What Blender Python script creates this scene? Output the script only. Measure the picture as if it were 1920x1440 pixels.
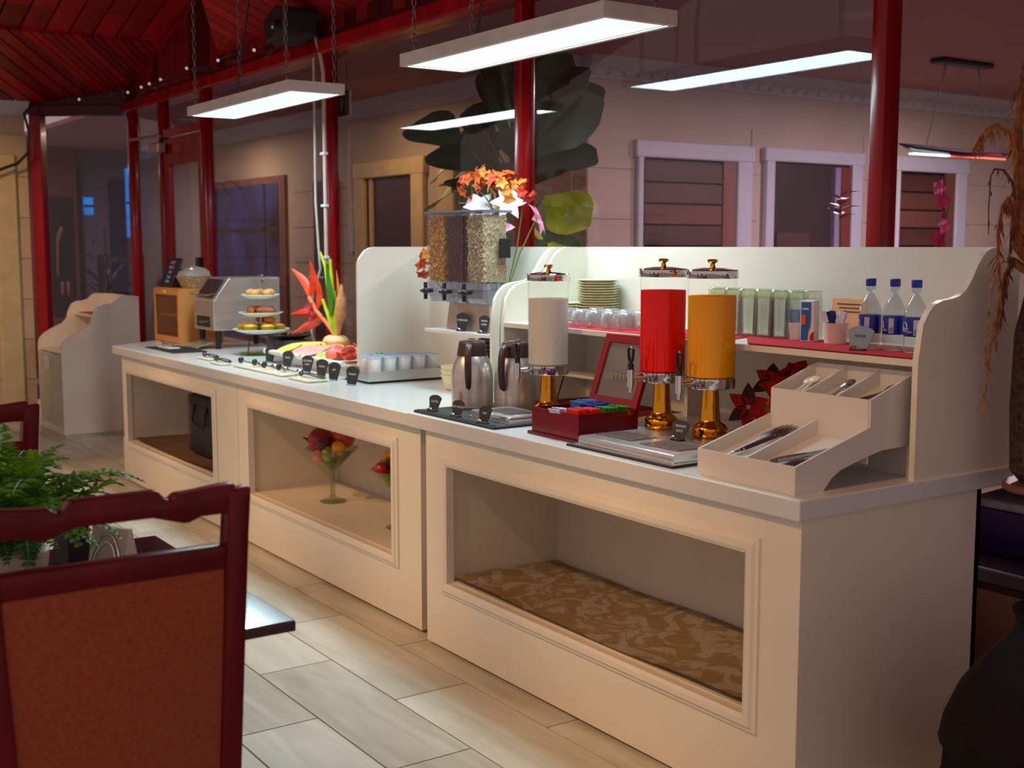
import bpy, bmesh, math, random
from mathutils import Vector, Matrix, Euler
random.seed(7)
PI = math.pi
scene = bpy.context.scene
for o in list(bpy.data.objects): bpy.data.objects.remove(o)
COL = scene.collection

# ---------------------------------------------------------------- camera
YAW, PITCH = math.radians(34.273), math.radians(6.450)
cam_d = bpy.data.cameras.new('camera'); cam = bpy.data.objects.new('camera', cam_d); COL.objects.link(cam)
fh = Vector((-math.cos(YAW), math.sin(YAW), 0)); rt = Vector((math.sin(YAW), math.cos(YAW), 0))
fw = fh*math.cos(PITCH) - Vector((0, 0, 1))*math.sin(PITCH); up = rt.cross(fw)
cam.matrix_world = Matrix(((rt.x, up.x, -fw.x, 0), (rt.y, up.y, -fw.y, 0), (rt.z, up.z, -fw.z, 1.5), (0, 0, 0, 1)))
cam_d.sensor_width = 36; cam_d.lens = 2282/1920*36; cam_d.clip_start = .05
cam_d.dof.use_dof = True; cam_d.dof.focus_distance = 3.9; cam_d.dof.aperture_fstop = 4.5
scene.camera = cam
# ---------------------------------------------------------------- world, exposure
w = bpy.data.worlds.new('world'); scene.world = w; w.use_nodes = True
w.node_tree.nodes['Background'].inputs[0].default_value = (.215, .158, .143, 1)
w.node_tree.nodes['Background'].inputs[1].default_value = 1.95
vs = scene.view_settings
vs.view_transform = 'Standard'; vs.look = 'None'; vs.gamma = 1; vs.use_curve_mapping = False
vs.exposure = 0.18
# ---------------------------------------------------------------- room lights
def area(name, loc, size, power, col, rot=(0, 0, 0), sy=None):
    l = bpy.data.lights.new(name, 'AREA'); l.energy = power; l.color = col; l.size = size
    if sy: l.shape = 'RECTANGLE'; l.size_y = sy
    o = bpy.data.objects.new(name, l); o.location = loc; o.rotation_euler = rot; COL.objects.link(o); return o
def aim(p, t):
    return (Vector(t)-Vector(p)).to_track_quat('-Z', 'Y').to_euler()
WARM = (1, .58, .25); COOL = (.70, .95, 1.0)
def spot(name, loc, tgt, power, col, deg=38, blend=.8):
    l = bpy.data.lights.new(name, 'SPOT'); l.energy = power; l.color = col; l.spot_size = math.radians(deg); l.spot_blend = blend; l.shadow_soft_size = .06
    o = bpy.data.objects.new(name, l); o.location = loc; o.rotation_euler = aim(loc, tgt); COL.objects.link(o); return o
# warm ceiling spots on the dining side, washing the counter fronts
for x, e in [(-9.4, 190), (-7.6, 165), (-6.1, 165), (-4.7, 172), (-3.3, 160), (-2.0, 135)]:
    spot('warm_spot', (x, -.6, 3.35), (x-.1, 2.35, .42), e, WARM)
spot('warm_spot', (-8.6, .2, 3.2), (-10.95, 2.35, 1.3), 170, WARM, 40)  # added spot without a fixture, lifts the cream wall at left
# corridor downlights behind the glass; last light is added to brighten the far room
for p, e, c in [((-8.6, 4.2, 2.62), 13, (1, .66, .34)), ((-4.2, 5.0, 2.66), 62, (1, .72, .74)), ((-4.6, 7.4, 2.66), 80, (.98, .76, .84)),
                ((-11.8, 4.2, 2.6), 18, (1, .7, .5)), ((-14.3, 3.4, 2.5), 16, (.75, .8, 1))]:
    area('behind_glass_light', p, .25, e, c)
LED_POWER = 25

# ---------------------------------------------------------------- helpers
def lin(c): return tuple(((v/255)/12.92 if v/255 <= .04045 else ((v/255+.055)/1.055)**2.4) for v in c)
MATS = {}
def M(name, col, rough=.5, metal=0, var=.06, scale=8, bump=0, bscale=60, stretch=None, coat=0, emit=0, spec=.5, coord='Object'):
    if name in MATS: return MATS[name]
    m = bpy.data.materials.new(name); m.use_nodes = True; nt = m.node_tree; b = nt.nodes['Principled BSDF']
    c = lin(col); b.inputs['Roughness'].default_value = rough; b.inputs['Metallic'].default_value = metal
    b.inputs['Coat Weight'].default_value = coat; b.inputs['Specular IOR Level'].default_value = spec
    tc = nt.nodes.new('ShaderNodeTexCoord'); mp = nt.nodes.new('ShaderNodeMapping')
    nt.links.new(tc.outputs[coord], mp.inputs[0])
    if stretch: mp.inputs['Scale'].default_value = stretch
    n = nt.nodes.new('ShaderNodeTexNoise'); n.inputs['Scale'].default_value = scale; n.inputs['Detail'].default_value = 4
    nt.links.new(mp.outputs[0], n.inputs['Vector'])
    r = nt.nodes.new('ShaderNodeValToRGB'); e = r.color_ramp.elements
    e[0].position = .3; e[1].position = .7
    e[0].color = (*[max(0, v*(1-var*2)) for v in c], 1); e[1].color = (*[min(1, v*(1+var)) for v in c], 1)
    nt.links.new(n.outputs['Fac'], r.inputs[0]); nt.links.new(r.outputs[0], b.inputs['Base Color'])
    if bump:
        n2 = nt.nodes.new('ShaderNodeTexNoise'); n2.inputs['Scale'].default_value = bscale; n2.inputs['Detail'].default_value = 3
        nt.links.new(mp.outputs[0], n2.inputs['Vector'])
        bp = nt.nodes.new('ShaderNodeBump'); bp.inputs['Strength'].default_value = bump; bp.inputs['Distance'].default_value = .01
        nt.links.new(n2.outputs['Fac'], bp.inputs['Height']); nt.links.new(bp.outputs[0], b.inputs['Normal'])
    if emit:
        nt.links.new(r.outputs[0], b.inputs['Emission Color']); b.inputs['Emission Strength'].default_value = emit
    MATS[name] = m; return m
def thin_glass(name, tint=(255, 255, 255), refl=1.0, rough=0.0, body=0, bodycol=(255, 255, 255)):
    """clear thin glass: transparent + mirror by Fresnel, with an optional milky body"""
    if name in MATS: return MATS[name]
    m = bpy.data.materials.new(name); m.use_nodes = True; nt = m.node_tree; nt.nodes.clear()
    out = nt.nodes.new('ShaderNodeOutputMaterial'); t = nt.nodes.new('ShaderNodeBsdfTransparent'); t.inputs[0].default_value = (*lin(tint), 1)
    g = nt.nodes.new('ShaderNodeBsdfGlossy'); g.inputs['Roughness'].default_value = rough
    geo = nt.nodes.new('ShaderNodeNewGeometry'); dot = nt.nodes.new('ShaderNodeVectorMath'); dot.operation = 'DOT_PRODUCT'
    nt.links.new(geo.outputs['Normal'], dot.inputs[0]); nt.links.new(geo.outputs['Incoming'], dot.inputs[1])
    a = nt.nodes.new('ShaderNodeMath'); a.operation = 'ABSOLUTE'; nt.links.new(dot.outputs['Value'], a.inputs[0])
    i = nt.nodes.new('ShaderNodeMath'); i.operation = 'SUBTRACT'; i.inputs[0].default_value = 1; nt.links.new(a.outputs[0], i.inputs[1])
    p = nt.nodes.new('ShaderNodeMath'); p.operation = 'POWER'; p.inputs[1].default_value = 5; nt.links.new(i.outputs[0], p.inputs[0])
    f = nt.nodes.new('ShaderNodeMath'); f.operation = 'MULTIPLY_ADD'; f.inputs[1].default_value = .95*refl; f.inputs[2].default_value = .05*refl
    nt.links.new(p.outputs[0], f.inputs[0])
    mx = nt.nodes.new('ShaderNodeMixShader'); nt.links.new(f.outputs[0], mx.inputs[0]); nt.links.new(t.outputs[0], mx.inputs[1]); nt.links.new(g.outputs[0], mx.inputs[2])
    last = mx
    if body:
        d = nt.nodes.new('ShaderNodeBsdfDiffuse'); d.inputs[0].default_value = (*lin(bodycol), 1)
        m2 = nt.nodes.new('ShaderNodeMixShader'); m2.inputs[0].default_value = body
        nt.links.new(mx.outputs[0], m2.inputs[1]); nt.links.new(d.outputs[0], m2.inputs[2]); last = m2
    nt.links.new(last.outputs[0], out.inputs[0]); MATS[name] = m; return m

def juice_mat(name, col):
    """cloudy drink: half diffuse, half light let through, under a glossy skin"""
    m = bpy.data.materials.new(name); m.use_nodes = True; nt = m.node_tree; nt.nodes.clear()
    out = nt.nodes.new('ShaderNodeOutputMaterial'); d = nt.nodes.new('ShaderNodeBsdfDiffuse'); t = nt.nodes.new('ShaderNodeBsdfTranslucent'); g = nt.nodes.new('ShaderNodeBsdfGlossy'); g.inputs['Roughness'].default_value = .1
    tc = nt.nodes.new('ShaderNodeTexCoord'); n = nt.nodes.new('ShaderNodeTexNoise'); n.inputs['Scale'].default_value = 5; nt.links.new(tc.outputs['Object'], n.inputs[0])
    r = nt.nodes.new('ShaderNodeValToRGB'); c = lin(col); r.color_ramp.elements[0].color = (*[v*.94 for v in c], 1); r.color_ramp.elements[1].color = (*c, 1); nt.links.new(n.outputs['Fac'], r.inputs[0])
    nt.links.new(r.outputs[0], d.inputs[0]); nt.links.new(r.outputs[0], t.inputs[0])
    a = nt.nodes.new('ShaderNodeMixShader'); a.inputs[0].default_value = .15; nt.links.new(d.outputs[0], a.inputs[1]); nt.links.new(t.outputs[0], a.inputs[2])
    b = nt.nodes.new('ShaderNodeMixShader'); b.inputs[0].default_value = .012; nt.links.new(a.outputs[0], b.inputs[1]); nt.links.new(g.outputs[0], b.inputs[2]); nt.links.new(b.outputs[0], out.inputs[0])
    MATS[name] = m; return m

class MB:
    def __init__(s): s.v = []; s.f = []
    def add(s, vs, fs):
        o = len(s.v); s.v += [tuple(v) for v in vs]; s.f += [tuple(i+o for i in f) for f in fs]; return s
    def box(s, x0, x1, y0, y1, z0, z1):
        return s.add([(x0, y0, z0), (x1, y0, z0), (x1, y1, z0), (x0, y1, z0), (x0, y0, z1), (x1, y0, z1), (x1, y1, z1), (x0, y1, z1)],
                     [(3, 2, 1, 0), (4, 5, 6, 7), (0, 1, 5, 4), (1, 2, 6, 5), (2, 3, 7, 6), (3, 0, 4, 7)])
    def prism(s, poly, a, b, axis='z'):
        """polygon in the plane across the axis, extruded from a to b"""
        n = len(poly)
        def P(p, t): return {'z': (p[0], p[1], t), 'y': (p[0], t, p[1]), 'x': (t, p[0], p[1])}[axis]
        vs = [P(p, a) for p in poly]+[P(p, b) for p in poly]
        return s.add(vs, [tuple(range(n))[::-1], tuple(range(n, 2*n))]+[(i, (i+1) % n, n+(i+1) % n, n+i) for i in range(n)])
    def lathe(s, prof, n=24, c=(0, 0, 0), cap=True):
        vs = [(c[0]+r*math.cos(2*PI*k/n), c[1]+r*math.sin(2*PI*k/n), c[2]+z) for r, z in prof for k in range(n)]
        fs = [(j*n+k, j*n+(k+1) % n, (j+1)*n+(k+1) % n, (j+1)*n+k) for j in range(len(prof)-1) for k in range(n)]
        if cap: fs += [tuple(range(n))[::-1], tuple(range((len(prof)-1)*n, len(prof)*n))]
        return s.add(vs, fs)
    def tube(s, path, r, n=8, cap=True, flat=1.0):
        pts = [Vector(p) for p in path]; rs = r if isinstance(r, (list, tuple)) else [r]*len(pts)
        vs = []; N = None
        for i, p in enumerate(pts):
            t = (pts[min(i+1, len(pts)-1)]-pts[max(i-1, 0)]).normalized()
            if N is None:
                N = t.orthogonal().normalized()
                if abs(t.z) < .9: N = (Vector((0, 0, 1))-t*t.z).normalized()
            else: N = (N-t*N.dot(t)).normalized()
            B = t.cross(N)
            vs += [p+(N*math.cos(2*PI*k/n)*flat+B*math.sin(2*PI*k/n))*rs[i] for k in range(n)]
        m = len(pts)
        fs = [(j*n+k, j*n+(k+1) % n, (j+1)*n+(k+1) % n, (j+1)*n+k) for j in range(m-1) for k in range(n)]
        if cap: fs += [tuple(range(n))[::-1], tuple(range((m-1)*n, m*n))]
        return s.add(vs, fs)
    def ring(s, c, R, r, n=20, k=6, axis='z', a0=0, a1=2*PI):
        full = abs(a1-a0-2*PI) < 1e-6; pts = []
        for i in range(n+1):
            a = a0+(a1-a0)*i/n; u, v = R*math.cos(a), R*math.sin(a)
            pts.append({'z': (c[0]+u, c[1]+v, c[2]), 'y': (c[0]+u, c[1], c[2]+v), 'x': (c[0], c[1]+u, c[2]+v)}[axis])
        return s.tube(pts, r, k)
    def ball(s, c, r, n=12, m=8, sq=(1, 1, 1)):
        vs = [(c[0], c[1], c[2]-r*sq[2])]
        for j in range(1, m):
            a = PI*j/m-PI/2
            vs += [(c[0]+r*sq[0]*math.cos(a)*math.cos(2*PI*k/n), c[1]+r*sq[1]*math.cos(a)*math.sin(2*PI*k/n), c[2]+r*sq[2]*math.sin(a)) for k in range(n)]
        vs.append((c[0], c[1], c[2]+r*sq[2])); L = len(vs)-1
        fs = [(0, 1+(k+1) % n, 1+k) for k in range(n)]
        fs += [(1+j*n+k, 1+j*n+(k+1) % n, 1+(j+1)*n+(k+1) % n, 1+(j+1)*n+k) for j in range(m-2) for k in range(n)]
        fs += [(1+(m-2)*n+k, 1+(m-2)*n+(k+1) % n, L) for k in range(n)]
        return s.add(vs, fs)
    def leaf(s, base, d, L, W, bend=.3, up=(0, 0, 1), n=6, th=.0012, fold=.15, blunt=False):
        """blade with a midrib, both faces, real thickness"""
        d = Vector(d).normalized(); u = Vector(up); side = d.cross(u)
        if side.length < .05: side = d.cross(Vector((1, 0, 0)))
        side.normalize(); nrm = side.cross(d).normalized(); p = Vector(base); top = []; 
        for i in range(n+1):
            t = i/n; wd = W*math.sin(PI*min(1, .04+t*.96)**.8)*.5
            if blunt: wd = W*.5*min(1, .12+(t*1.5)**1.2)*math.sqrt(max(.02, 1-t**6))
            elif i == n: wd = W*.01
            dd = (d-nrm*bend*t*1.6).normalized()
            top.append((p-side*wd+nrm*fold*wd, p.copy(), p+side*wd+nrm*fold*wd)); p = p+dd*(L/n)
        o = []
        for row in top: o += list(row)
        k = len(o); o += [v-nrm*th for v in o]
        fs = []
        for i in range(n):
            for j in range(2):
                a = i*3+j; fs.append((a, a+1, a+4, a+3)); fs.append((k+a+3, k+a+4, k+a+1, k+a))
            fs.append((i*3, i*3+3, k+i*3+3, k+i*3)); fs.append((i*3+2, k+i*3+2, k+i*3+5, i*3+5))
        return s.add(o, fs)
    def xf(s, mat):
        s.v = [tuple(mat @ Vector(v)) for v in s.v]; return s
    def mesh(s, name, mat, smooth=None, bev=0):
        me = bpy.data.meshes.new(name); me.from_pydata(s.v, [], s.f)
        if bev:
            bm = bmesh.new(); bm.from_mesh(me); bmesh.ops.recalc_face_normals(bm, faces=bm.faces)
            ed = [e for e in bm.edges if len(e.link_faces) == 2 and e.calc_face_angle(0) > .6]
            bmesh.ops.bevel(bm, geom=ed, offset=bev, segments=2, profile=.5, affect='EDGES', clamp_overlap=True)
            bm.to_mesh(me); bm.free()
        else:
            bm = bmesh.new(); bm.from_mesh(me); bmesh.ops.recalc_face_normals(bm, faces=bm.faces); bm.to_mesh(me); bm.free()
        if mat: me.materials.append(mat)
        if smooth is not None:
            me.shade_smooth(); me.set_sharp_from_angle(angle=math.radians(smooth))
        me.update(); return me
    def obj(s, name, mat, parent=None, loc=(0, 0, 0), rot=(0, 0, 0), smooth=None, bev=0):
        return link(name, s.mesh(name, mat, smooth, bev), parent, loc, rot)
def link(name, me, parent=None, loc=(0, 0, 0), rot=(0, 0, 0), scale=None):
    o = bpy.data.objects.new(name, me); COL.objects.link(o); o.location = loc; o.rotation_euler = rot
    if scale: o.scale = scale if isinstance(scale, (tuple, list)) else (scale,)*3
    if parent: o.parent = parent
    return o
def tag(o, label, cat, group=None):
    o['label'] = label; o['category'] = cat
    if group: o['group'] = group
    return o
def thing(name, label, cat, loc=(0, 0, 0), rz=0, group=None):
    o = link(name, None, None, loc, (0, 0, rz)); o.empty_display_size = .05; return tag(o, label, cat, group)
def struct(o): o['kind'] = 'structure'; return o
def dup(root, loc=None, rot=None, label=None, group=None, parent=None, scale=None):
    r = root.copy(); COL.objects.link(r)
    if parent: r.parent = parent
    if loc is not None: r.location = loc
    if rot is not None: r.rotation_euler = rot
    if scale: r.scale = (scale,)*3 if not isinstance(scale, tuple) else scale
    if label: r['label'] = label
    if group: r['group'] = group
    for ch in list(root.children):
        if ch.name == r.name: continue
        c = ch.copy(); COL.objects.link(c); c.parent = r
        for g in ch.children:
            d = g.copy(); COL.objects.link(d); d.parent = c
    return r
def text(s, size, mat, parent, loc, rot=(PI/2, 0, 0), name='lettering', ext=.0004, align='CENTER', font=None, shear=0):
    cu = bpy.data.curves.new('t', 'FONT'); cu.body = s; cu.size = size; cu.extrude = ext; cu.align_x = align; cu.align_y = 'CENTER'; cu.shear = shear
    t = bpy.data.objects.new('t', cu); COL.objects.link(t); bpy.context.view_layer.update()
    me = bpy.data.meshes.new_from_object(t); bpy.data.objects.remove(t); me.materials.clear(); me.materials.append(mat)
    return link(name, me, parent, loc, rot)
def clip_poly(P, f):
    out = []
    for i in range(len(P)):
        a, b = P[i], P[(i+1) % len(P)]; fa, fb = f(a), f(b)
        if fa >= 0: out.append(a)
        if (fa >= 0) != (fb >= 0): t = fa/(fa-fb); out.append((a[0]+(b[0]-a[0])*t, a[1]+(b[1]-a[1])*t))
    return out
def planked(name, poly, direction, width, gap, th, mats, parent, phase=0, normal_side=1):
    """boards laid side by side over a flat 3-D polygon, one object for each board"""
    P = [Vector(p) for p in poly]; o = P[0]
    nrm = (P[1]-P[0]).cross(P[2]-P[0]).normalized()*normal_side
    u = Vector(direction); u = (u-nrm*u.dot(nrm)).normalized(); v = nrm.cross(u)
    Q = [((p-o).dot(u), (p-o).dot(v)) for p in P]
    lo, hi = min(q[1] for q in Q), max(q[1] for q in Q); k = math.floor((lo-phase)/width); n = 0
    while k*width+phase < hi:
        a, b = k*width+phase+gap/2, (k+1)*width+phase-gap/2
        R = clip_poly(clip_poly(Q, lambda p: p[1]-a), lambda p: b-p[1]); k += 1
        if len(R) < 3: continue
        cx = sum(r[0] for r in R)/len(R); cy = sum(r[1] for r in R)/len(R)
        org = o+u*cx+v*cy
        mb = MB(); m = len(R)
        pts = [u*(r[0]-cx)+v*(r[1]-cy) for r in R]
        mb.add([p for p in pts]+[p-nrm*th for p in pts], [tuple(range(m)), tuple(range(m, 2*m))[::-1]]+[(i, m+i, m+(i+1) % m, (i+1) % m) for i in range(m)])
        mb.obj(name, random.choice(mats), parent, org); n += 1
    return n

# ---------------------------------------------------------------- materials
cream = M('cream_lacquer', (229, 222, 208), .38, var=.02, scale=3)
cream_in = M('cream_board', (222, 211, 192), .55, var=.03, scale=3)
worktop = M('white_worktop', (216, 218, 219), .22, var=.015, scale=4, spec=.5)
redwood = M('dark_red_gloss_wood', (150, 8, 14), .25, var=.2, scale=6, stretch=(1, 1, .12), coat=.06, spec=.25)
redwood_d = M('maroon_wood', (72, 8, 14), .3, var=.2, scale=6, stretch=(1, 1, .12), coat=.05, spec=.25)
redceil = [M('ceiling_board_%s' % n, c, .42, var=.18, scale=3, coat=.05, spec=.25) for n, c in
           (('red', (176, 16, 14)), ('crimson', (150, 12, 18)), ('maroon', (122, 14, 20)))]
black = M('black_plastic', (26, 26, 30), .4, var=.1)
slate = M('slate_card', (44, 45, 52), .6, var=.08)
white = M('white_glaze', (240, 240, 236), .2, var=.01)
chrome = M('chrome', (215, 216, 220), .08, 1, var=.01)
steel = M('brushed_steel', (212, 206, 200), .3, .82, var=.06, scale=5, stretch=(1, 1, 14))
steel_h = M('satin_steel_tray', (206, 208, 210), .24, .75, var=.04, scale=6)
gold = M('polished_gold', (226, 158, 40), .1, 1, var=.03)
clear = thin_glass('clear_glass', (252, 253, 252), .55)
pane = thin_glass('window_glass', (236, 234, 238), refl=.62)
letters = M('white_lettering', (205, 205, 208), .6, var=.02)
red_cloth = M('scarlet_runner', (196, 6, 34), .8, var=.08, scale=30, bump=.2, bscale=400)
wallpaint = M('beige_wall_panel', (196, 178, 152), .6, var=.04, scale=2)
trim_w = M('white_trim', (198, 200, 212), .45, var=.02)
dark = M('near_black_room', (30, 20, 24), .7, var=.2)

# ================================================================ FLOOR
def plank_mat(name, a, b):
    m = M(name, a, .42, var=.03); nt = m.node_tree; bs = nt.nodes['Principled BSDF']
    geo = nt.nodes.new('ShaderNodeNewGeometry'); oi = nt.nodes.new('ShaderNodeObjectInfo'); ad = nt.nodes.new('ShaderNodeVectorMath'); ad.operation = 'ADD'
    sc = nt.nodes.new('ShaderNodeVectorMath'); sc.operation = 'SCALE'; sc.inputs[3].default_value = 40
    cb = nt.nodes.new('ShaderNodeCombineXYZ'); nt.links.new(oi.outputs['Random'], cb.inputs[0]); nt.links.new(oi.outputs['Random'], cb.inputs[1])
    nt.links.new(cb.outputs[0], sc.inputs[0]); nt.links.new(geo.outputs['Position'], ad.inputs[0]); nt.links.new(sc.outputs[0], ad.inputs[1])
    mp = nt.nodes.new('ShaderNodeMapping'); mp.inputs['Scale'].default_value = (1.1, 7, 1); nt.links.new(ad.outputs[0], mp.inputs[0])
    n = nt.nodes.new('ShaderNodeTexNoise'); n.inputs['Scale'].default_value = 1.6; n.inputs['Detail'].default_value = 6; n.inputs['Distortion'].default_value = .6
    nt.links.new(mp.outputs[0], n.inputs[0])
    r = nt.nodes.new('ShaderNodeValToRGB'); r.color_ramp.elements[0].position = .32; r.color_ramp.elements[1].position = .68
    r.color_ramp.elements[0].color = (*lin(b), 1); r.color_ramp.elements[1].color = (*lin(a), 1)
    nt.links.new(n.outputs['Fac'], r.inputs[0]); nt.links.new(r.outputs[0], bs.inputs['Base Color'])
    return m
pm = [plank_mat('wood_look_tile_a', (208, 207, 196), (180, 175, 156)), plank_mat('wood_look_tile_b', (202, 199, 186), (172, 165, 144)),
      plank_mat('wood_look_tile_c', (214, 213, 202), (190, 185, 166))]
floor = struct(MB().box(-14, 2.2, -2.4, 3.2, -.06, -.006).obj('floor', M('dark_grout', (30, 26, 18), .9)))
pmesh = [MB().box(-.4738, .4738, -.1376, .1376, -.012, 0).mesh('floor_plank', m, None, .0015) for m in pm]
r_ = 0; y = 2.16+.28*3
rows = [2.16+.28*k for k in range(3, -14, -1)]
for k, yt in enumerate(rows):
    off = -2.975 if k % 2 == 0 else -3.451
    for j in range(-10, 5):
        xc = off+.4765+j*.953
        if yt > 3.2: continue
        link('floor_plank', random.choice(pmesh), floor, (xc, yt-.14, 0))

# ================================================================ CEILING of the dining room
ceil_r = struct(MB().box(-11.2, 1, -.7, 3.25, 4.75, 4.8).obj('ceiling', M('dark_void', (18, 4, 5), .9)))
zA = lambda x: 2.7+.35*(x+11.05)/1.68
A1 = [(-11.05, -.6), (-11.05, 2.45), (-10.93, 2.62), (-10.62, 3.02), (-9.37, 2.12), (-9.37, -.6)]
A2 = [(-10.62, 3.02), (-10.48, 3.2), (-9.37, 3.2), (-9.37, 2.12)]
planked('ceiling_board', [(x, y, zA(x)) for x, y in A1][::-1], (.82, -.57, .18), .115, .014, .02, redceil, ceil_r)
planked('ceiling_board', [(x, y, zA(x)) for x, y in A2][::-1], (.82, -.57, .18), .06, .008, .02, redceil, ceil_r)
planked('ceiling_board', [(-9.37, -.6, 3.05), (-9.37, 3.2, 3.05), (-9.0, 3.2, 3.15), (-9.0, -.6, 3.15)], (1, 0, .27), .17, .014, .02, redceil, ceil_r)
planked('ceiling_board', [(-9.0, -.6, 3.15), (-9.0, 3.2, 3.15), (-6.4, 3.2, 3.9), (-6.4, -.6, 3.9)], (1, 0, .29), .17, .014, .02, redceil[:2], ceil_r)
zM = lambda y: 2.83+.45*(3.2-y)
planked('ceiling_board', [(x, y, zM(y)) for x, y in [(-8.3, 3.2), (.6, 3.2), (.6, -.6), (-6.9, -.6), (-6.9, 2.5)]][::-1], (0, -1, .45), .16, .014, .02, redceil[:2], ceil_r)

void = M('dark_void', (18, 4, 5), .9)
def backing(poly, sg=1):  # dark sheet added behind the boards so no light shows through gaps
    P = [Vector(p) for p in poly]; n = (P[1]-P[0]).cross(P[2]-P[0]).normalized(); n = n if n.z > 0 else -n; m = len(P)
    MB().add([p+n*.03 for p in P]+[p+n*.04 for p in P], [tuple(range(m)), tuple(range(m, 2*m))[::-1]]+[(i, m+i, m+(i+1) % m, (i+1) % m) for i in range(m)]).obj('ceiling_gap_blackout', void, ceil_r)
backing([(-11.05, -.6, zA(-11.05)), (-11.05, 3.2, zA(-11.05)), (-9.37, 3.2, 3.05), (-9.37, -.6, 3.05)]); backing([(-9.37, -.6, 3.05), (-9.37, 3.2, 3.05), (-9.0, 3.2, 3.15), (-9.0, -.6, 3.15)])
backing([(-9.0, -.6, 3.15), (-9.0, 3.2, 3.15), (-6.4, 3.2, 3.9), (-6.4, -.6, 3.9)]); backing([(.6, 3.2, zM(3.2)), (.6, -.6, zM(-.6)), (-6.9, -.6, zM(-.6)), (-6.9, 2.5, zM(2.5)), (-8.3, 3.2, zM(3.2))])

# ================================================================ GLAZED PARTITION
wb = struct(link('wall_back', None)); wb.empty_display_size = .1
def post(x0, x1, y0=3.178, y1=3.26, z1=2.61, mat=redwood):
    MB().box(-(x1-x0)/2, (x1-x0)/2, 0, y1-y0, 0, z1).obj('post', mat, wb, ((x0+x1)/2, y0, 0), smooth=40, bev=.016)
for x0, x1 in [(-2.64, -2.575), (-4.655, -4.59), (-6.66, -6.59), (-8.69, -8.61), (-9.625, -9.55), (-10.42, -10.34)]:
    post(x0, x1)
MB().box(-10.4, 1.2, 3.13, 3.31, 2.605, 2.69).obj('beam', redwood, wb, bev=.012)
MB().box(-10.4, 1.2, 3.165, 3.29, 2.69, 2.72).obj('beam_moulding', redwood_d, wb)
planked('fascia_board', [(-10.4, 3.18, 2.70), (1.2, 3.18, 2.70), (1.2, 3.18, 3.3), (-10.4, 3.18, 3.3)], (0, 0, 1), .14, .008, .02, [redceil[2], redwood_d], wb)
MB().box(-8.55, 1.2, 3.16, 3.30, .50, .548).obj('sill', M('black_gloss_sill', (20, 14, 16), .15, coat=.6), wb, bev=.006)
woodp = M('brown_wood_panel', (128, 78, 66), .45, var=.15, scale=5, stretch=(1, 1, .2))
for k in range(10):
    MB().box(-.47, .47, 0, .04, 0, .42).obj('dado_panel', woodp, wb, (-8.0+k*.97, 3.2, .05), bev=.008)
MB().box(-8.55, 1.2, 3.21, 3.26, 0, .5).obj('dado_back', redwood_d, wb)
# diagonal bay and door bay
dg0, dg1 = Vector((-10.97, 2.52, 0)), Vector((-10.42, 3.2, 0)); dv = (dg1-dg0); dl = dv.length; da = math.atan2(dv.y, dv.x)
MB().box(0, .1, 0, .12, 0, 2.61).obj('post', redwood, wb, dg0, (0, 0, da), bev=.01)
MB().box(0, dl, -.02, .15, 2.605, 2.69).obj('beam', redwood_d, wb, dg0, (0, 0, da), bev=.01)
planked('fascia_board', [dg0+Vector((0, .03, 2.69)), dg1+Vector((0, .03, 2.69)), dg1+Vector((0, .03, 3.1)), dg0+Vector((0, .03, 3.1))], (0, 0, 1), .1, .006, .02, [redwood_d], wb)
MB().box(0, dl, .02, .08, 0, .2).obj('sill', redwood_d, wb, dg0, (0, 0, da))
# panes
wn = [0]
def window_pane(x0, x1, z0, z1, y=3.225):
    wn[0] += 1
    return struct(MB().box(x0, x1, y, y+.006, z0, z1).obj('window_%d' % wn[0], pane))
for x0, x1 in [(-4.59, -2.64), (-6.59, -4.655), (-8.61, -6.66)]: window_pane(x0, x1, .548, 2.605)
window_pane(-10.34, -9.625, .1, 2.605); window_pane(-9.55, -8.69, 2.4, 2.605)
wn[0] += 1
struct(MB().box(.1, dl, .05, .056, .2, 2.605).obj('window_%d' % wn[0], pane, None, dg0, (0, 0, da)))
# red glazed door with closer
d1 = struct(link('door_1', None, None, (-9.1, 3.19, 0)))
MB().box(-.425, -.33, 0, .045, .01, 2.33).obj('stile', redwood, d1, bev=.005); MB().box(.33, .435, 0, .045, .01, 2.33).obj('stile', redwood, d1, bev=.005)
MB().box(-.33, .33, 0, .045, 2.12, 2.33).obj('top_rail', redwood, d1, bev=.004); MB().box(-.33, .33, 0, .045, .01, .25).obj('bottom_rail', redwood, d1)
MB().box(-.33, .33, .02, .026, .25, 2.12).obj('pane', pane, d1)
MB().box(-.43, .435, .0, .06, 2.34, 2.40).obj('transom_bar', redwood, d1)
cl = MB().box(-.52, -.3, -.09, -.02, 2.22, 2.30).obj('door_closer', M('satin_aluminium', (190, 176, 170), .35, .8), d1, bev=.012)
MB().tube([(-.95, -.10, 2.36), (-.32, -.06, 2.345)], .013, 8).obj('closer_arm', M('satin_aluminium', (0, 0, 0)), cl)
MB().box(.30, .36, -.03, 0, 1.05, 1.42).obj('handle', black, d1, bev=.006)

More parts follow.
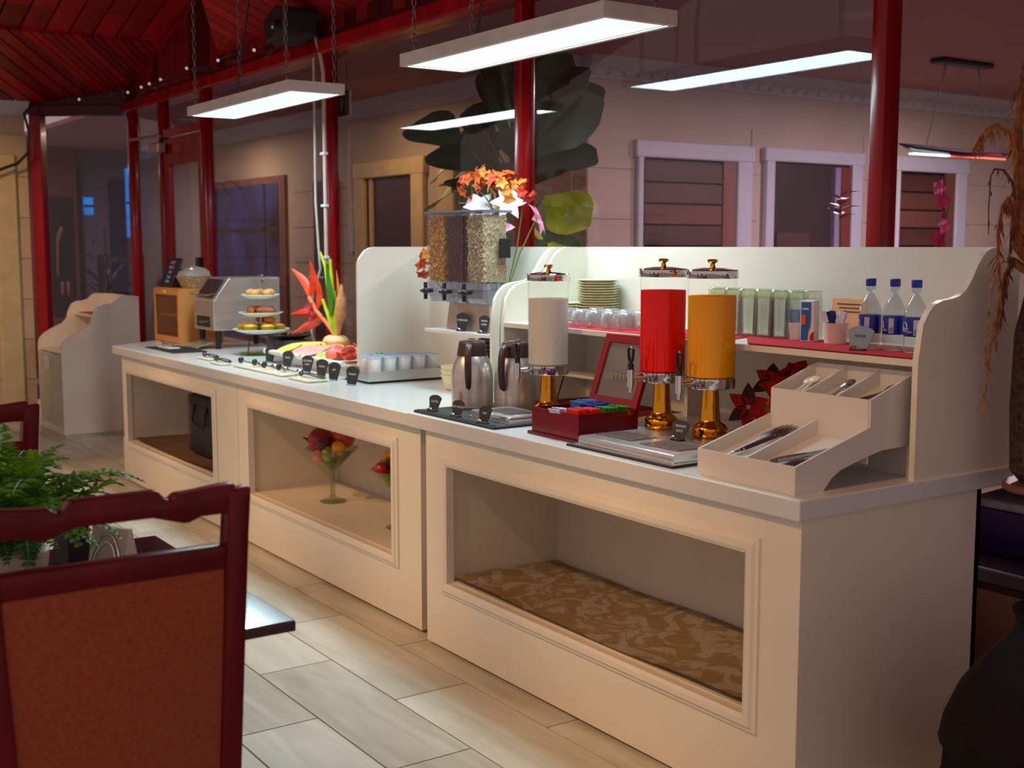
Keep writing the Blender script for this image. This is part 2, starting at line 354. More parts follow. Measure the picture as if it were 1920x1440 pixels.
# ================================================================ CREAM SIDE WALL at the far left
wl = struct(MB().box(-11.15, -11.02, -.4, 2.5, 0, 2.72).obj('wall_left', wallpaint))
for k in range(8):
    if k < 7: planked('wall_panel', [(-11.0, 2.5, .02+k*.345), (-11.0, .4, .02+k*.345), (-11.0, .4, .36+k*.345), (-11.0, 2.5, .36+k*.345)], (0, 1, 0), 5, 0, .02, [wallpaint], wl)
MB().prism([(0, 0), (.10, .0), (.03, -.10), (0, -.12)], -.4, 2.52, 'y').obj('cornice', trim_w, wl, (-11.0, 0, 2.72))
tr = struct(MB().box(-11.0, -10.95, 2.22, 2.40, 0, 2.27).obj('trim_1', M('cream_trim', (206, 190, 150), .45), bev=.012))
MB().box(-11.0, -10.96, 1.2, 2.22, 2.15, 2.27).obj('lintel', M('cream_trim', (0, 0, 0)), tr)
MB().box(-11.0, -10.985, 1.2, 2.22, 0, 2.15).obj('doorway_shade_sheet', dark, tr)  # flat dark sheet; the unlit opening is put into its colour
tag(MB().tube([(-10.84, 2.53, 2.68), (-10.84, 2.46, 2.6), (-10.86, 2.5, 2.45), (-10.86, 2.48, 2.28), (-10.88, 2.40, 2.19), (-10.88, 2.32, 2.16), (-10.88, 2.18, 2.10), (-10.88, 2.08, 2.03)], .012, 8).obj('cable', black, smooth=60),
    'black cable drooping down the cream wall at far left', 'cable')

# ================================================================ CORRIDOR behind the glass
struct(MB().box(-17, 4, 3.3, 11, -.06, 0).obj('floor_corridor', M('dark_corridor_floor', (84, 66, 58), .4)))
struct(MB().box(-17, 4, 3.31, 11, 2.735, 2.78).obj('ceiling_corridor', M('red_reflection_plaster', (178, 132, 130), .8, var=.04, scale=1)))  # beige plaster, tinted mauve for the red ceiling's reflection in the glass
wx = struct(MB().box(-6.6, -6.45, 4.99, 10.6, 0, 2.735).obj('wall_corridor', M('corridor_wall_panel', (190, 174, 158), .6, var=.04, scale=2)))
wy = struct(MB().box(-16, -6.6, 4.99, 5.14, 0, 2.735).obj('wall_corridor_side', M('corridor_wall_panel', (0, 0, 0))))
for k in range(7):
    for (y0, y1) in [(4.995, 5.38), (6.5, 6.58), (7.72, 8.08), (9.02, 10.5)]:
        MB().box(-6.45, -6.442, y0, y1, .01+.335*k, .335*(k+1)).obj('wall_panel', M('corridor_wall_panel', (0, 0, 0)), wx)
    for x0, x1 in [(-8.42, -6.6), (-11.1, -9.85)]:
        MB().box(x0, x1, 4.982, 4.99, .01+.335*k, .335*(k+1)).obj('wall_panel', M('corridor_wall_panel', (0, 0, 0)), wy)
co = struct(MB().prism([(-6.45, 2.6), (-6.42, 2.6), (-6.36, 2.66), (-6.33, 2.735), (-6.45, 2.735)], 4.95, 10.6, 'y').obj('trim_2', trim_w))
dm = MB().box(-.02, .02, -.035, .035, -.03, .03).mesh('dentil', trim_w)
for k in range(44): link('dentil', dm, co, (-6.375, 5.02+k*.125, 2.645))
co2 = struct(MB().prism([(4.99, 2.6), (4.96, 2.6), (4.90, 2.66), (4.87, 2.735), (4.99, 2.735)], -16, -6.45, 'x').obj('trim_3', trim_w))
slat_m = [M('walnut_slat_%d' % i, c, .5, var=.15, scale=4, stretch=(1, .2, 1)) for i, c in enumerate([(98, 58, 50), (84, 50, 46), (110, 68, 56)])]
def corridor_door(n, y0, y1, yo0, yo1, ztop, slats=True):
    d = struct(link('door_%d' % n, None, None, (-6.45, 0, 0)))
    MB().box(0, .05, y0, yo0, 0, 2.21).obj('jamb', trim_w, d, bev=.012); MB().box(0, .05, yo1, y1, 0, 2.21).obj('jamb', trim_w, d, bev=.012)
    MB().box(0, .055, y0-.02, y1+.02, ztop, 2.22).obj('head', trim_w, d, bev=.012)
    MB().box(0, .012, yo0, yo1, 0, ztop).obj('leaf', M('dark_door_leaf', (46, 24, 28), .5), d)
    if slats:
        for k in range(14):
            MB().box(.012, .03, yo0+.02, yo1-.14, .06+k*.145, .19+k*.145).obj('slat', slat_m[k % 3], d)
        MB().box(.012, .035, yo1-.13, yo1-.01, 0, ztop).obj('edge_board', M('brown_wood_panel', (0, 0, 0)), d)
    return d
corridor_door(2, 5.40, 6.48, 5.45, 6.33, 2.10)
d3 = corridor_door(3, 6.62, 7.68, 6.71, 7.56, 2.12, False)
MB().box(.012, .04, 6.75, 7.1, .5, 1.6).obj('inner_panel', slat_m[1], d3); MB().box(.012, .05, 7.36, 7.42, 0, 2.1).obj('curtain_edge', M('lilac_curtain', (150, 130, 170), .7), d3)
MB().box(.012, .05, 7.43, 7.54, 0, 2.1).obj('curtain', M('red_curtain', (120, 30, 30), .8), d3)
corridor_door(4, 8.1, 9.0, 8.14, 8.86, 2.10)
d5 = struct(link('door_5', None, None, (0, 4.99, 0)))
ytrim = M('warm_cream_trim', (214, 190, 140), .45)
MB().box(-9.72, -9.55, -.05, 0, 0, 2.2).obj('jamb', ytrim, d5, bev=.012); MB().box(-8.72, -8.52, -.05, 0, 0, 2.2).obj('jamb', ytrim, d5, bev=.012)
MB().box(-9.74, -8.5, -.055, 0, 2.08, 2.22).obj('head', ytrim, d5, bev=.012); MB().box(-9.55, -8.72, -.012, 0, 0, 2.08).obj('leaf', M('maroon_leaf', (62, 34, 40), .4), d5)
MB().box(-9.47, -9.42, -.03, -.012, 0, 2.08).obj('edge_strip', ytrim, d5)
MB().box(-8.3, -8.05, -.05, 0, 0, 2.3).obj('pilaster', ytrim, d5, bev=.01); MB().box(-8.0, -7.1, -.02, 0, 0, 2.1).obj('recess_shade_slab', M('dark_door_leaf', (0, 0, 0)), d5)  # recess is a flat slab, its shade put into the dark colour
MB().box(-10.55, -10.1, -.05, 0, 0, 2.1).obj('second_shade_slab', M('maroon_leaf', (0, 0, 0)), d5)  # another slab on the wall with a recess's shade in its colour
tag(MB().box(-9.86, -9.78, 4.955, 4.985, 1.45, 1.68).obj('paper_notice', M('pale_blue_paper', (170, 180, 205), .7)), 'pale blue paper notice beside the far yellowish door frame', 'notice')
w9 = struct(link('window_20', None, None, (0, 4.99, 0)))
MB().box(-13.3, -11.25, -.03, 0, .5, 2.2).obj('frame', M('brown_wood_panel', (0, 0, 0)), w9)
MB().box(-13.2, -11.4, -.04, -.03, .55, 2.13).obj('pane', M('blue_dusk_pane', (34, 46, 88), .25, var=.5, scale=1.5, emit=.6), w9)
MB().box(-11.75, -11.7, -.05, -.04, .55, 2.13).obj('mullion', dark, w9); MB().box(-13.2, -11.4, -.05, -.04, 1.65, 1.69).obj('transom', dark, w9)
# far end of the next room
wf = struct(MB().box(-16.2, -16, .5, 6, 0, 2.735).obj('wall_far', M('grey_mauve_wall', (120, 110, 126), .7, var=.05, scale=2)))
struct(MB().box(-15.99, -15.9, 3.0, 4.2, 0, 2.735).obj('wall_far_panel', M('rust_brown_wall', (128, 70, 54), .6, var=.08, scale=2)))
struct(MB().box(-15.99, -15.88, 4.2, 4.24, 0, 2.5).obj('trim_4', dark))
struct(MB().box(-6.45, 4, 10.5, 10.6, 0, 2.735).obj('wall_corridor_end', M('corridor_wall_panel', (0, 0, 0))))
bluew = M('blue_lit_window', (30, 120, 200), .4, var=.25, scale=3, emit=.9)
for n, (y0, y1, z0, z1) in enumerate([(4.84, 4.95, 1.62, 2.5), (5.49, 5.57, 1.0, 1.95), (4.30, 4.42, 1.9, 2.12)]):
    q = struct(MB().box(-15.99, -15.97, y0, y1, z0, z1).obj('window_%d' % (21+n), bluew))
    MB().box(-15.97, -15.96, y0, y1, (z0+z1)/2-.015, (z0+z1)/2+.015).obj('glazing_bar', dark, q)
struct(MB().box(-15.99, -15.96, 4.62, 4.82, .6, 2.35).obj('door_6', M('indigo_door', (30, 24, 62), .5)))
# poster of a standing figure
po = thing('wall_poster', 'narrow dark poster of a figure in a short dress seen through the leftmost pane', 'poster', (-15.9, 4.0, .64))
MB().box(0, .03, -.14, .14, 0, 1.48).obj('panel', M('poster_brown', (44, 22, 26), .5), po)
sk = M('poster_skin', (176, 118, 88), .6); MB().prism([(-.05, .42), (-.01, .42), (-.015, .30), (-.03, .24), (-.045, .3)], .03, .034, 'x').obj('printed_leg', sk, po)
MB().prism([(.02, .43), (.06, .43), (.055, .30), (.045, .22), (.03, .3)], .03, .034, 'x').obj('printed_leg', sk, po)
MB().prism([(-.06, .42), (.09, .42), (.07, .75), (.09, 1.0), (-.02, 1.0), (-.04, .75)], .03, .035, 'x').obj('printed_dress', M('poster_dress', (14, 10, 18), .6), po)
MB().prism([(-.06, .9), (-.03, 1.0), (.02, 1.12), (0, 1.16), (-.05, 1.06), (-.08, .95), (-.085, .5), (-.07, .5)], .03, .035, 'x').obj('printed_arm', sk, po)
MB().prism([(-.03, 1.12), (.1, 1.0), (.11, 1.2), (.06, 1.3), (-.01, 1.28)], .03, .037, 'x').obj('printed_hair', M('poster_hair', (28, 14, 12), .6), po)

# ================================================================ LED PANELS
def led_panel(x0, x1, y0, y1, z, label, chains):
    cx, cy = (x0+x1)/2, (y0+y1)/2; L, W = (x1-x0)/2, (y1-y0)/2
    t = thing('led_panel_light', label, 'lamp', (cx, cy, z), 0, 'hanging LED panels over the counter')
    fr = M('lamp_frame', (206, 202, 196), .45)
    MB().box(-L, L, -W, -W+.022, 0, .045).box(-L, L, W-.022, W, 0, .045).box(-L, -L+.022, -W+.022, W-.022, 0, .045).box(L-.022, L, -W+.022, W-.022, 0, .045).box(-L, L, -W, W, .045, .05).obj('frame', fr, t)
    em = M('led_diffuser', (225, 235, 240), .5, var=.005, emit=.80)
    MB().box(-L+.022, L-.022, -W+.022, W-.022, .006, .012).obj('diffuser', em, t)
    l = bpy.data.lights.new('led_light', 'AREA'); l.shape = 'RECTANGLE'; l.size = 2*L-.05; l.size_y = 2*W-.05; l.energy = LED_POWER; l.color = COOL
    lo = link('led_light', l, t, (0, 0, .003))
    cm = M('steel_chain', (120, 110, 112), .4, .8)
    for i, (px, py) in enumerate(chains):
        mb = MB(); zz = .05; k = 0
        while zz < 1.0:
            c = (0, 0, zz+.02)
            pts = [(.009*math.cos(a), .0, c[2]+.0215*math.sin(a)) if k % 2 == 0 else (.0, .009*math.cos(a), c[2]+.0215*math.sin(a)) for a in [2*PI*j/8 for j in range(9)]]
            mb.tube(pts, .0028, 4, cap=False); zz += .036; k += 1
        mb.obj('chain', cm, t, (px-cx, py-cy, 0))
    MB().tube([(L*.1-.4, 0, .05), (L*.1-.38, .02, .25), (L*.1-.30, .05, .6), (L*.1-.3, .05, 1)], .006, 6).obj('power_cable', black, t)
    return t
led_panel(-4.464, -3.13, 2.487, 2.80, 2.23, 'larger hanging LED panel light, nearer of the two, over the juice dispensers', [(-4.40, 2.52), (-4.36, 2.77), (-3.2, 2.52), (-3.2, 2.77)])
led_panel(-6.80, -5.42, 2.42, 2.715, 2.23, 'hanging LED panel light over the pastry end of the counter', [(-6.74, 2.45), (-6.68, 2.69), (-5.5, 2.45), (-5.48, 2.69)])

# ================================================================ COUNTER UNITS
zT, zTA = .8775, .868
damask = M('damask_cloth', (176, 146, 108), .75, var=.05)
def damask_setup(m):
    nt = m.node_tree; b = nt.nodes['Principled BSDF']; geo = nt.nodes.new('ShaderNodeNewGeometry')
    n = nt.nodes.new('ShaderNodeTexNoise'); n.inputs['Scale'].default_value = 7; n.inputs['Detail'].default_value = 3; n.inputs['Distortion'].default_value = 2.2
    nt.links.new(geo.outputs['Position'], n.inputs[0]); r = nt.nodes.new('ShaderNodeValToRGB'); e = r.color_ramp.elements
    e[0].position = .47; e[0].color = (*lin((150, 122, 84)), 1); e[1].position = .55; e[1].color = (*lin((172, 158, 142)), 1)
    n2 = nt.nodes.new('ShaderNodeTexNoise'); n2.inputs['Scale'].default_value = 60; n2.inputs['Detail'].default_value = 2; nt.links.new(geo.outputs['Position'], n2.inputs[0])
    mx = nt.nodes.new('ShaderNodeMixRGB'); mx.blend_type = 'MULTIPLY'; mx.inputs[0].default_value = .35
    nt.links.new(n.outputs['Fac'], r.inputs[0]); nt.links.new(r.outputs[0], mx.inputs[1]); nt.links.new(n2.outputs['Fac'], mx.inputs[2]); nt.links.new(mx.outputs[0], b.inputs['Base Color'])
damask_setup(damask)
def counter_unit(name, label, x0, x1, yf, yb, ztop, ox0, ox1, slant=0):
    t = thing(name, label, 'counter', ((x0+x1)/2, yf, 0)); cx = (x0+x1)/2; dY = yb-yf
    ox0 -= cx; ox1 -= cx; a, b = x0-cx, x1-cx; z0, z1 = .268, .704
    f = MB(); f.box(a, b, 0, .02, .012, z0).box(a, b, 0, .02, z1, ztop-.0535).box(a, ox0, 0, .02, z0, z1).box(ox1, b, 0, .02, z0, z1)
    f.obj('front_panel', cream, t)
    MB().box(b-.02, b, .02, dY, .012, ztop-.0535).obj('side_panel', cream, t)
    MB().prism([(a, .02), (a+.02, .02), (a+.02-slant, dY), (a-slant, dY)], .012, ztop-.0535).obj('side_panel', cream, t)
    MB().box(a-slant, b, dY-.02, dY, .012, ztop-.0535).obj('back_panel', cream, t)
    MB().box(a-slant*.5, b-.02, .02, dY-.02, .012, z0-.002).obj('plinth', cream_in, t)
    # niche
    MB().box(ox0-.03, ox0-.012, .02, .50, z0, z1+.03).obj('niche_side', cream_in, t); MB().box(ox1+.012, ox1+.03, .02, .50, z0, z1+.03).obj('niche_side', cream_in, t)
    MB().box(ox0-.03, ox1+.03, .50, .515, z0, z1+.03).obj('niche_back', cream_in, t); MB().box(ox0-.012, ox1+.012, .02, .50, z0-.001, z0+.004).obj('niche_floor', cream_in, t)
    MB().box(ox0-.03, ox1+.03, .02, .50, z1+.03, z1+.045).obj('niche_top', cream_in, t)
    # picture-frame moulding: stepped profile, four mitred strips
    prof = [(0, 0), (0, -.012), (.012, -.018), (.028, -.018), (.034, -.010), (.045, -.008), (.045, 0)]
    def strip(p, q, n):
        mb = MB(); d = Vector(q)-Vector(p)
        for base, sg in ((p, 1), (q, -1)):
            pass
        u = d.normalized(); out = Vector(n)
        vs = []
        for base, sg in ((Vector(p), -1), (Vector(q), 1)):
            for (w_, h_) in prof: vs.append(base+out*w_+u*sg*w_+Vector((0, h_, 0)))
        k = len(prof)
        mb.add(vs, [tuple(range(k)), tuple(range(k, 2*k))[::-1]]+[(i, (i+1) % k, k+(i+1) % k, k+i) for i in range(k)])
        mb.obj('moulding', cream, t)
    strip((ox0, 0, z0), (ox1, 0, z0), (0, 0, -1)); strip((ox0, 0, z1), (ox1, 0, z1), (0, 0, 1))
    strip((ox0, 0, z0), (ox0, 0, z1), (-1, 0, 0)); strip((ox1, 0, z0), (ox1, 0, z1), (1, 0, 0))
    return t
uA = counter_unit('buffet_counter', 'far cream counter unit with black bag in its open niche', -7.82, -5.866, 2.305, 2.92, zTA, -7.70, -6.20, .18)
uB = counter_unit('buffet_counter', 'middle cream counter unit with fruit-filled goblets in its open niche', -5.862, -4.005, 2.305, 2.92, zTA, -5.705, -4.225)
uC = counter_unit('buffet_counter', 'near cream counter unit with damask cloth lying in its empty niche', -3.90, -2.048, 2.268, 3.0, zT, -3.737, -2.228)
tag(MB().prism([(-7.875, 2.262), (-4.0, 2.262), (-4.0, 3.14), (-8.27, 3.14), (-8.22, 2.72)], zTA-.05, zTA).obj('countertop', worktop, bev=.004), 'long white worktop of the far and middle counter units', 'countertop')
tag(MB().box(-3.99, -2.03, 2.238, 3.125, zT-.053, zT).obj('countertop', worktop, bev=.004), 'white worktop of the near counter unit under the drink dispensers', 'countertop')
MB().box(0, .05, .03, .05, 0, .8).obj('gap_shade_strip', M('gap_shade_cream', (150, 128, 96), .5), uB, (.93, 0, .012))  # darker strip between the counters; the gap's shade is put into its colour
# ================================================================ HUTCHES
wave = [(2.684, zT), (2.684, 1.20), (2.70, 1.295), (2.722, 1.327), (2.745, 1.346), (2.775, 1.356), (2.815, 1.360), (2.85, 1.367), (2.878, 1.384), (2.90, 1.41), (2.925, 1.45), (2.945, 1.473), (2.966, 1.489), (2.99, 1.496), (3.02, 1.498), (3.118, 1.498), (3.118, zT)]
def rel(poly, dy, dz): return [(a-dy, b-dz) for a, b in poly]
hr = thing('buffet_hutch', 'white hutch with scalloped side panels and a long shelf on the near counter', 'shelf unit', (-3.0, 3.0, zT))
MB().prism(rel(wave, 3.0, zT), -1.0-.018, -1.0, 'x').obj('side_panel', cream, hr, smooth=30); MB().prism(rel(wave, 3.0, zT), .945, .963, 'x').obj('side_panel', cream, hr, smooth=30)
MB().box(-1.0, .945, .10, .118, 0, 1.498-zT).obj('back_panel', cream, hr)
MB().box(-1.0, .945, -.313, .10, 1.182-zT, 1.202-zT).obj('shelf', cream, hr, bev=.002)
MB().box(-.32, -.302, .03, .10, 0, 1.18-zT).obj('support', cream, hr)
zS = 1.2025
hl = thing('buffet_hutch', 'white hutch with a scalloped side panel behind the yogurt tray on the middle counter', 'shelf unit', (-4.65, 3.0, zTA))
wave2 = [(2.70, zTA), (2.70, 1.395), (2.703, 1.42), (2.712, 1.445), (2.73, 1.466), (2.745, 1.482), (2.77, 1.494), (2.80, 1.498), (3.12, 1.498), (3.12, zTA)]
MB().prism(rel(wave2, 3.0, zTA), -.65, -.632, 'x').obj('side_panel', cream, hl, smooth=30)
MB().box(-.632, .60, .10, .118, 0, 1.498-zTA).obj('back_panel', cream, hl)
wave3 = [(a+(-.035 if a < 3 else 0), b if b > .9 else zTA) for a, b in wave]
MB().prism(rel(wave3, 3.0, zTA), .606, .624, 'x').obj('side_panel', cream, hl, smooth=30)
MB().box(.0, .52, -.30, .10, 1.128-zTA, 1.142-zTA).obj('shelf', M('white_worktop', (0, 0, 0)), hl, bev=.002)
MB().box(.08, .12, .06, .10, 0, 1.128-zTA).obj('support', cream, hl)
# cloths in the niches
def cloth(name, label, x0, x1, y0, y1, z, mat, curl=.01):
    mb = MB(); nx, ny = 24, 8; vs = []; 
    for lay in (0, 1):
        for i in range(nx+1):
            for j in range(ny+1):
                u, v = i/nx, j/ny
                h = curl*(math.exp(-v*14)*(.5+.5*math.sin(u*9)) + math.exp(-(1-u)*25)*1.2+math.exp(-u*25)) + .002*math.sin(u*17+v*5)+.003
                vs.append((x0+(x1-x0)*u, y0+(y1-y0)*v, h-.003*lay))
    n = (nx+1)*(ny+1); fs = []
    for i in range(nx):
        for j in range(ny):
            a = i*(ny+1)+j; fs += [(a, a+ny+1, a+ny+2, a+1), (n+a+1, n+a+ny+2, n+a+ny+1, n+a)]
    return tag(mb.add(vs, fs).obj(name, mat, None, (0, 0, z), smooth=50), label, 'cloth')
cloth('damask_cloth', 'gold and grey damask cloth lying in the niche of the near counter', -3.735, -2.232, 2.288, 2.755, .276, damask)
cloth('damask_cloth', 'brown cloth under the black bag in the far counter niche', -7.66, -6.21, 2.33, 2.78, .276, M('brown_cloth', (110, 82, 60), .8, var=.15, scale=12))
# ================================================================ white sideboard at the far left
sb = thing('sideboard', 'small cream sideboard with stepped wavy side panels beside the far counter', 'sideboard', (-10.2, 2.43, 0))
wv = [(0, .02), (0, .70), (.012, .745), (.045, .78), (.11, .82), (.20, .862), (.235, .90), (.25, .96), (.28, 1.02), (.32, 1.04), (.38, 1.045), (.42, 1.06), (.455, 1.095), (.49, 1.105), (.62, 1.10), (.62, .02)]
MB().prism(wv, .35, .372, 'x').obj('side_panel', cream, sb, smooth=30); MB().prism(wv, -.38, -.358, 'x').obj('side_panel', cream, sb, smooth=30)
MB().box(-.358, .35, .60, .62, .02, 1.10).obj('back_panel', cream, sb); MB().box(-.358, .35, .02, .60, .65, .67).obj('top', cream, sb)
MB().box(-.358, .35, .30, .60, .93, .95).obj('shelf', cream, sb); MB().box(-.358, .35, .02, .6, .0, .06).obj('plinth', cream, sb)
gd = M('grey_door', (190, 188, 176), .35)
for k, (a, b) in enumerate([(-.355, -.004), (.004, .33)]):
    dd = MB().box(a, b, 0, .02, .07, .645).obj('door', gd, sb, bev=.003)
    MB().tube([(.0, -.02, .52), (.0, -.02, .62)], .006, 6).obj('handle', chrome, dd, (-.03 if k == 0 else .03, 0, 0))
tag(MB().box(-10.5, -9.87, 2.75, 3.02, .9505, .956).obj('red_runner', red_cloth), 'small red runner on the sideboard shelf', 'cloth')
pl0 = tag(MB().lathe([(.05, 0), (.09, .012), (.092, .014), (.05, .004)], 20).obj('plate', white, None, (-10.15, 2.9, .957), smooth=40), 'white plate in the short stack on the sideboard shelf', 'plate', 'plates on the sideboard')
for k in range(1, 5): dup(pl0, (-10.15, 2.9, .957+.013*k))
tag(MB().ball((0, 0, .02), .03, 10, 6, (1, 1, .7)).obj('red_ornament', red_cloth, None, (-10.02, 2.5, .6715), smooth=60), 'small red ornament on the sideboard top near its front corner', 'ornament')

# ================================================================ NEAR COUNTER: drinks
rubber = M('black_rubber_mat', (40, 41, 46), .7, var=.2, scale=90, bump=.4, bscale=150)
m2 = tag(MB().box(-3.98, -3.43, 2.262, 2.67, zT, zT+.009).obj('bar_mat', rubber, bev=.002), 'black rubber bar mat under the two steel jugs', 'mat')
MB().box(-3.97, -3.44, 2.272, 2.278, zT+.009, zT+.0115).obj('raised_edge', rubber, m2)
def name_card(loc, txt, label, rz=0, w=.058, h=.062, mat=None, ring=True, size=.0105, tilt=.28, tmat=None, group='name cards on the buffet'):
    t = thing('name_card', label, 'name card', loc, rz, group)
    pts = [(-w*.36, .006), (w*.36, .006), (w*.56, h*.80), (w*.42, h*.91), (w*.2, h*.985), (0, h), (-w*.2, h*.985), (-w*.42, h*.91), (-w*.56, h*.80)]
    c = MB().prism(pts, -.001, .001, 'y').obj('card', mat or slate, t, (0, .004, 0), (-tilt, 0, 0))
    ls = txt.split('\n')
    for i, s in enumerate(ls):
        text(s, size, tmat or letters, c, (0, -.0014, h*.58-(i-(len(ls)-1)/2)*size*1.35))
    if ring:
        MB().ring((-.012, -.004, 0), .0115, .0028, 10, 6, 'y', 0, PI).obj('ring_clip', chrome, t, smooth=60)
        MB().box(-.02, .022, -.012, .012, 0, .004).obj('base', black, t)
    else: MB().box(-.02, .022, -.010, .012, 0, .006).obj('clip_base', M('clear_clip', (150, 160, 170), .2), t)
    return t
name_card((-3.905, 2.300, zT+.009), 'COFFEE', 'dark name card reading COFFEE, leftmost on the rubber mat', .25)
name_card((-3.725, 2.290, zT+.009), 'HOT WATER', 'dark name card reading HOT WATER, middle one on the rubber mat', .2)
name_card((-3.53, 2.280, zT+.009), 'MILK', 'dark name card reading MILK, rightmost on the rubber mat', .2)
brown_pl = M('brown_plastic', (66, 44, 44), .4)
def jug(loc, label, rz):
    t = thing('vacuum_jug', label, 'jug', loc, rz, 'steel vacuum jugs')
    t.scale = (1.04, 1.04, 1.07)
    MB().lathe([(.073, 0), (.077, .004), (.077, .10), (.075, .13), (.070, .155), (.060, .178), (.055, .186)], 32).obj('body', steel, t, smooth=40)
    MB().lathe([(.056, .186), (.056, .192), (.050, .225), (.048, .236), (.046, .238)], 32).obj('lid', brown_pl, t, smooth=35)
    MB().box(-.014, .014, -.03, .02, .238, .246).obj('pour_button', chrome, t, bev=.003)
    pth = [(0, -.048, .222), (0, -.072, .224), (0, -.090, .214), (0, -.098, .19), (0, -.100, .15), (0, -.097, .11), (0, -.092, .082), (0, -.080, .074)]
    MB().tube(pth, [.010, .012, .0125, .013, .013, .012, .010, .005], 8).obj('handle', brown_pl, t, smooth=60)
    MB().box(-.016, .016, .04, .07, .214, .230).obj('spout', brown_pl, t, bev=.004)
    return t
jug((-3.925, 2.49, zT+.009), 'brushed steel vacuum jug with brown lid, left and slightly behind', .85)
jug((-3.785, 2.594, zT+.009), 'brushed steel vacuum jug with brown lid, right one beside the milk dispenser', .45)
def drip_tray(x0, x1, y0, y1, z, h, label, holes):
    t = thing('drip_tray', label, 'drip tray', ((x0+x1)/2, (y0+y1)/2, z)); L, W = (x1-x0)/2, (y1-y0)/2
    MB().prism([(-L, -W), (L, -W), (L, W), (-L, W)], 0, h).obj('tray', steel_h, t, bev=.008, smooth=40)
    MB().box(-L-.006, L+.006, -W-.006, W+.006, 0, .004).obj('lip', steel_h, t)
    for (hx, hy, a, b) in holes:
        g = MB().box(hx-a, hx+a, hy-b, hy+b, h, h+.001).obj('grille', M('grille_dark', (58, 56, 60), .3, .6), t)
        mb = MB()
        for k in range(7): mb.box(hx-a+.004, hx+a-.004, hy-b+(k+.5)*2*b/7-.0012, hy-b+(k+.5)*2*b/7+.0012, h+.001, h+.003)
        for k in range(5): mb.box(hx-a+(k+.5)*2*a/5-.0012, hx-a+(k+.5)*2*a/5+.0012, hy-b+.003, hy+b-.003, h+.001, h+.003)
        mb.obj('grille_bars', steel_h, g)
    return t
drip_tray(-3.705, -3.45, 2.34, 2.515, zT+.009, .026, 'small chrome drip tray in front of the milk dispenser', [(0, 0, .08, .05)])
m3 = tag(MB().box(-3.03, -2.535, 2.272, 2.42, zT, zT+.007).obj('bar_mat', rubber), 'black mat under the wide chrome drip tray', 'mat')
drip_tray(-2.99, -2.545, 2.285, 2.715, zT+.0072, .030, 'wide chrome drip tray under the red and orange juice dispensers', [(-.12, -.10, .085, .055), (.10, -.11, .085, .055)])
def dispenser(loc, label, juice, level, rz):
    t = thing('juice_dispenser', label, 'dispenser', loc, rz, 'drink dispensers')
    MB().lathe([(.052, 0), (.056, .006), (.056, .012), (.050, .017), (.055, .022), (.054, .03), (.046, .038), (.034, .046), (.031, .056), (.028, .10), (.025, .156)], 28).obj('gold_foot', gold, t, smooth=50)
    MB().lathe([(.02, .150), (.074, .152), (.0755, .156), (.0755, .184), (.072, .186)], 32).obj('base_ring', chrome, t, smooth=30)
    MB().lathe([(.0745, .186), (.0745, .492)], 40, cap=False).obj('tank', clear, t, smooth=30)
    MB().lathe([(.0705, .188), (.072, .19), (.072, level), (.070, level+.001)], 40).obj('juice', juice, t, smooth=30)
    ld = MB().lathe([(.0775, .488), (.0785, .49), (.0785, .511), (.076, .514), (.03, .520)], 40).obj('lid', chrome, t, smooth=30)
    MB().lathe([(.010, .519), (.008, .524), (.007, .532), (.016, .538), (.017, .543), (.012, .546)], 16).obj('knob', gold, ld, smooth=40)
    tp = MB().tube([(0, -.07, .168), (0, -.112, .168)], [.014, .010], 10).tube([(0, -.118, .195), (0, -.118, .14)], [.0125, .0125], 12).tube([(0, -.118, .14), (0, -.118, .122)], .007, 10).obj('tap', chrome, t, smooth=50)
    MB().tube([(0, -.118, .195), (0, -.118, .215)], .010, 10).tube([(0, -.118, .215), (.011, -.118, .230), (.015, -.118, .258), (.0, -.118, .266), (-.015, -.118, .258), (-.011, -.118, .230), (0, -.118, .215)], .005, 6).obj('tap_lever', black, tp, smooth=60)
    return t
milk = juice_mat('milk_white', (234, 228, 218)); redj = juice_mat('red_juice', (252, 18, 4)); orj = juice_mat('orange_juice', (255, 172, 4))
dispenser((-3.56, 2.585, zT+.0115), 'gold-footed clear dispenser filled with white milk behind the tea box', milk, .425, -.25)
dispenser((-2.955, 2.60, zT+.038), 'gold-footed clear dispenser filled with bright red juice', redj, .445, -.15)
dispenser((-2.735, 2.604, zT+.038), 'gold-footed clear dispenser filled with orange juice', orj, .435, -.12)
name_card((-2.735, 2.47, zT+.038), 'ORANGE\nJUICE', 'dark name card reading ORANGE JUICE before the two gold feet', .1, .066, .062)
# tea box
tb = thing('tea_box', 'dark red lacquered tea box with divided tray and raised glazed lid', 'tea box', (-3.172, 2.453, zT))
maroon = M('lacquered_maroon', (110, 4, 18), .25, var=.12, scale=5, coat=.08, spec=.3)
MB().box(-.14, .14, -.135, .135, 0, .010).obj('base', maroon, tb, bev=.003)
MB().box(-.128, .128, -.123, -.115, .010, .09).box(-.128, .128, .115, .123, .010, .09).box(-.128, -.120, -.115, .115, .010, .09).box(.120, .128, -.115, .115, .010, .09).box(-.12, .12, -.115, .115, .010, .016).obj('tray', maroon, tb)
MB().box(-.12, .12, -.002, .002, .016, .082).box(-.042, -.038, -.115, .115, .016, .082).box(.04, .044, -.115, .115, .016, .082).obj('dividers', maroon, tb)
lid = MB().box(-.128, .128, 0, .014, 0, .028).box(-.128, .128, 0, .014, .217, .245).box(-.128, -.10, 0, .014, .028, .217).box(.10, .128, 0, .014, .028, .217).obj('lid', M('crimson_lacquer', (128, 4, 18), .25, var=.08), tb, (0, .112, .092), (-.34, 0, 0))
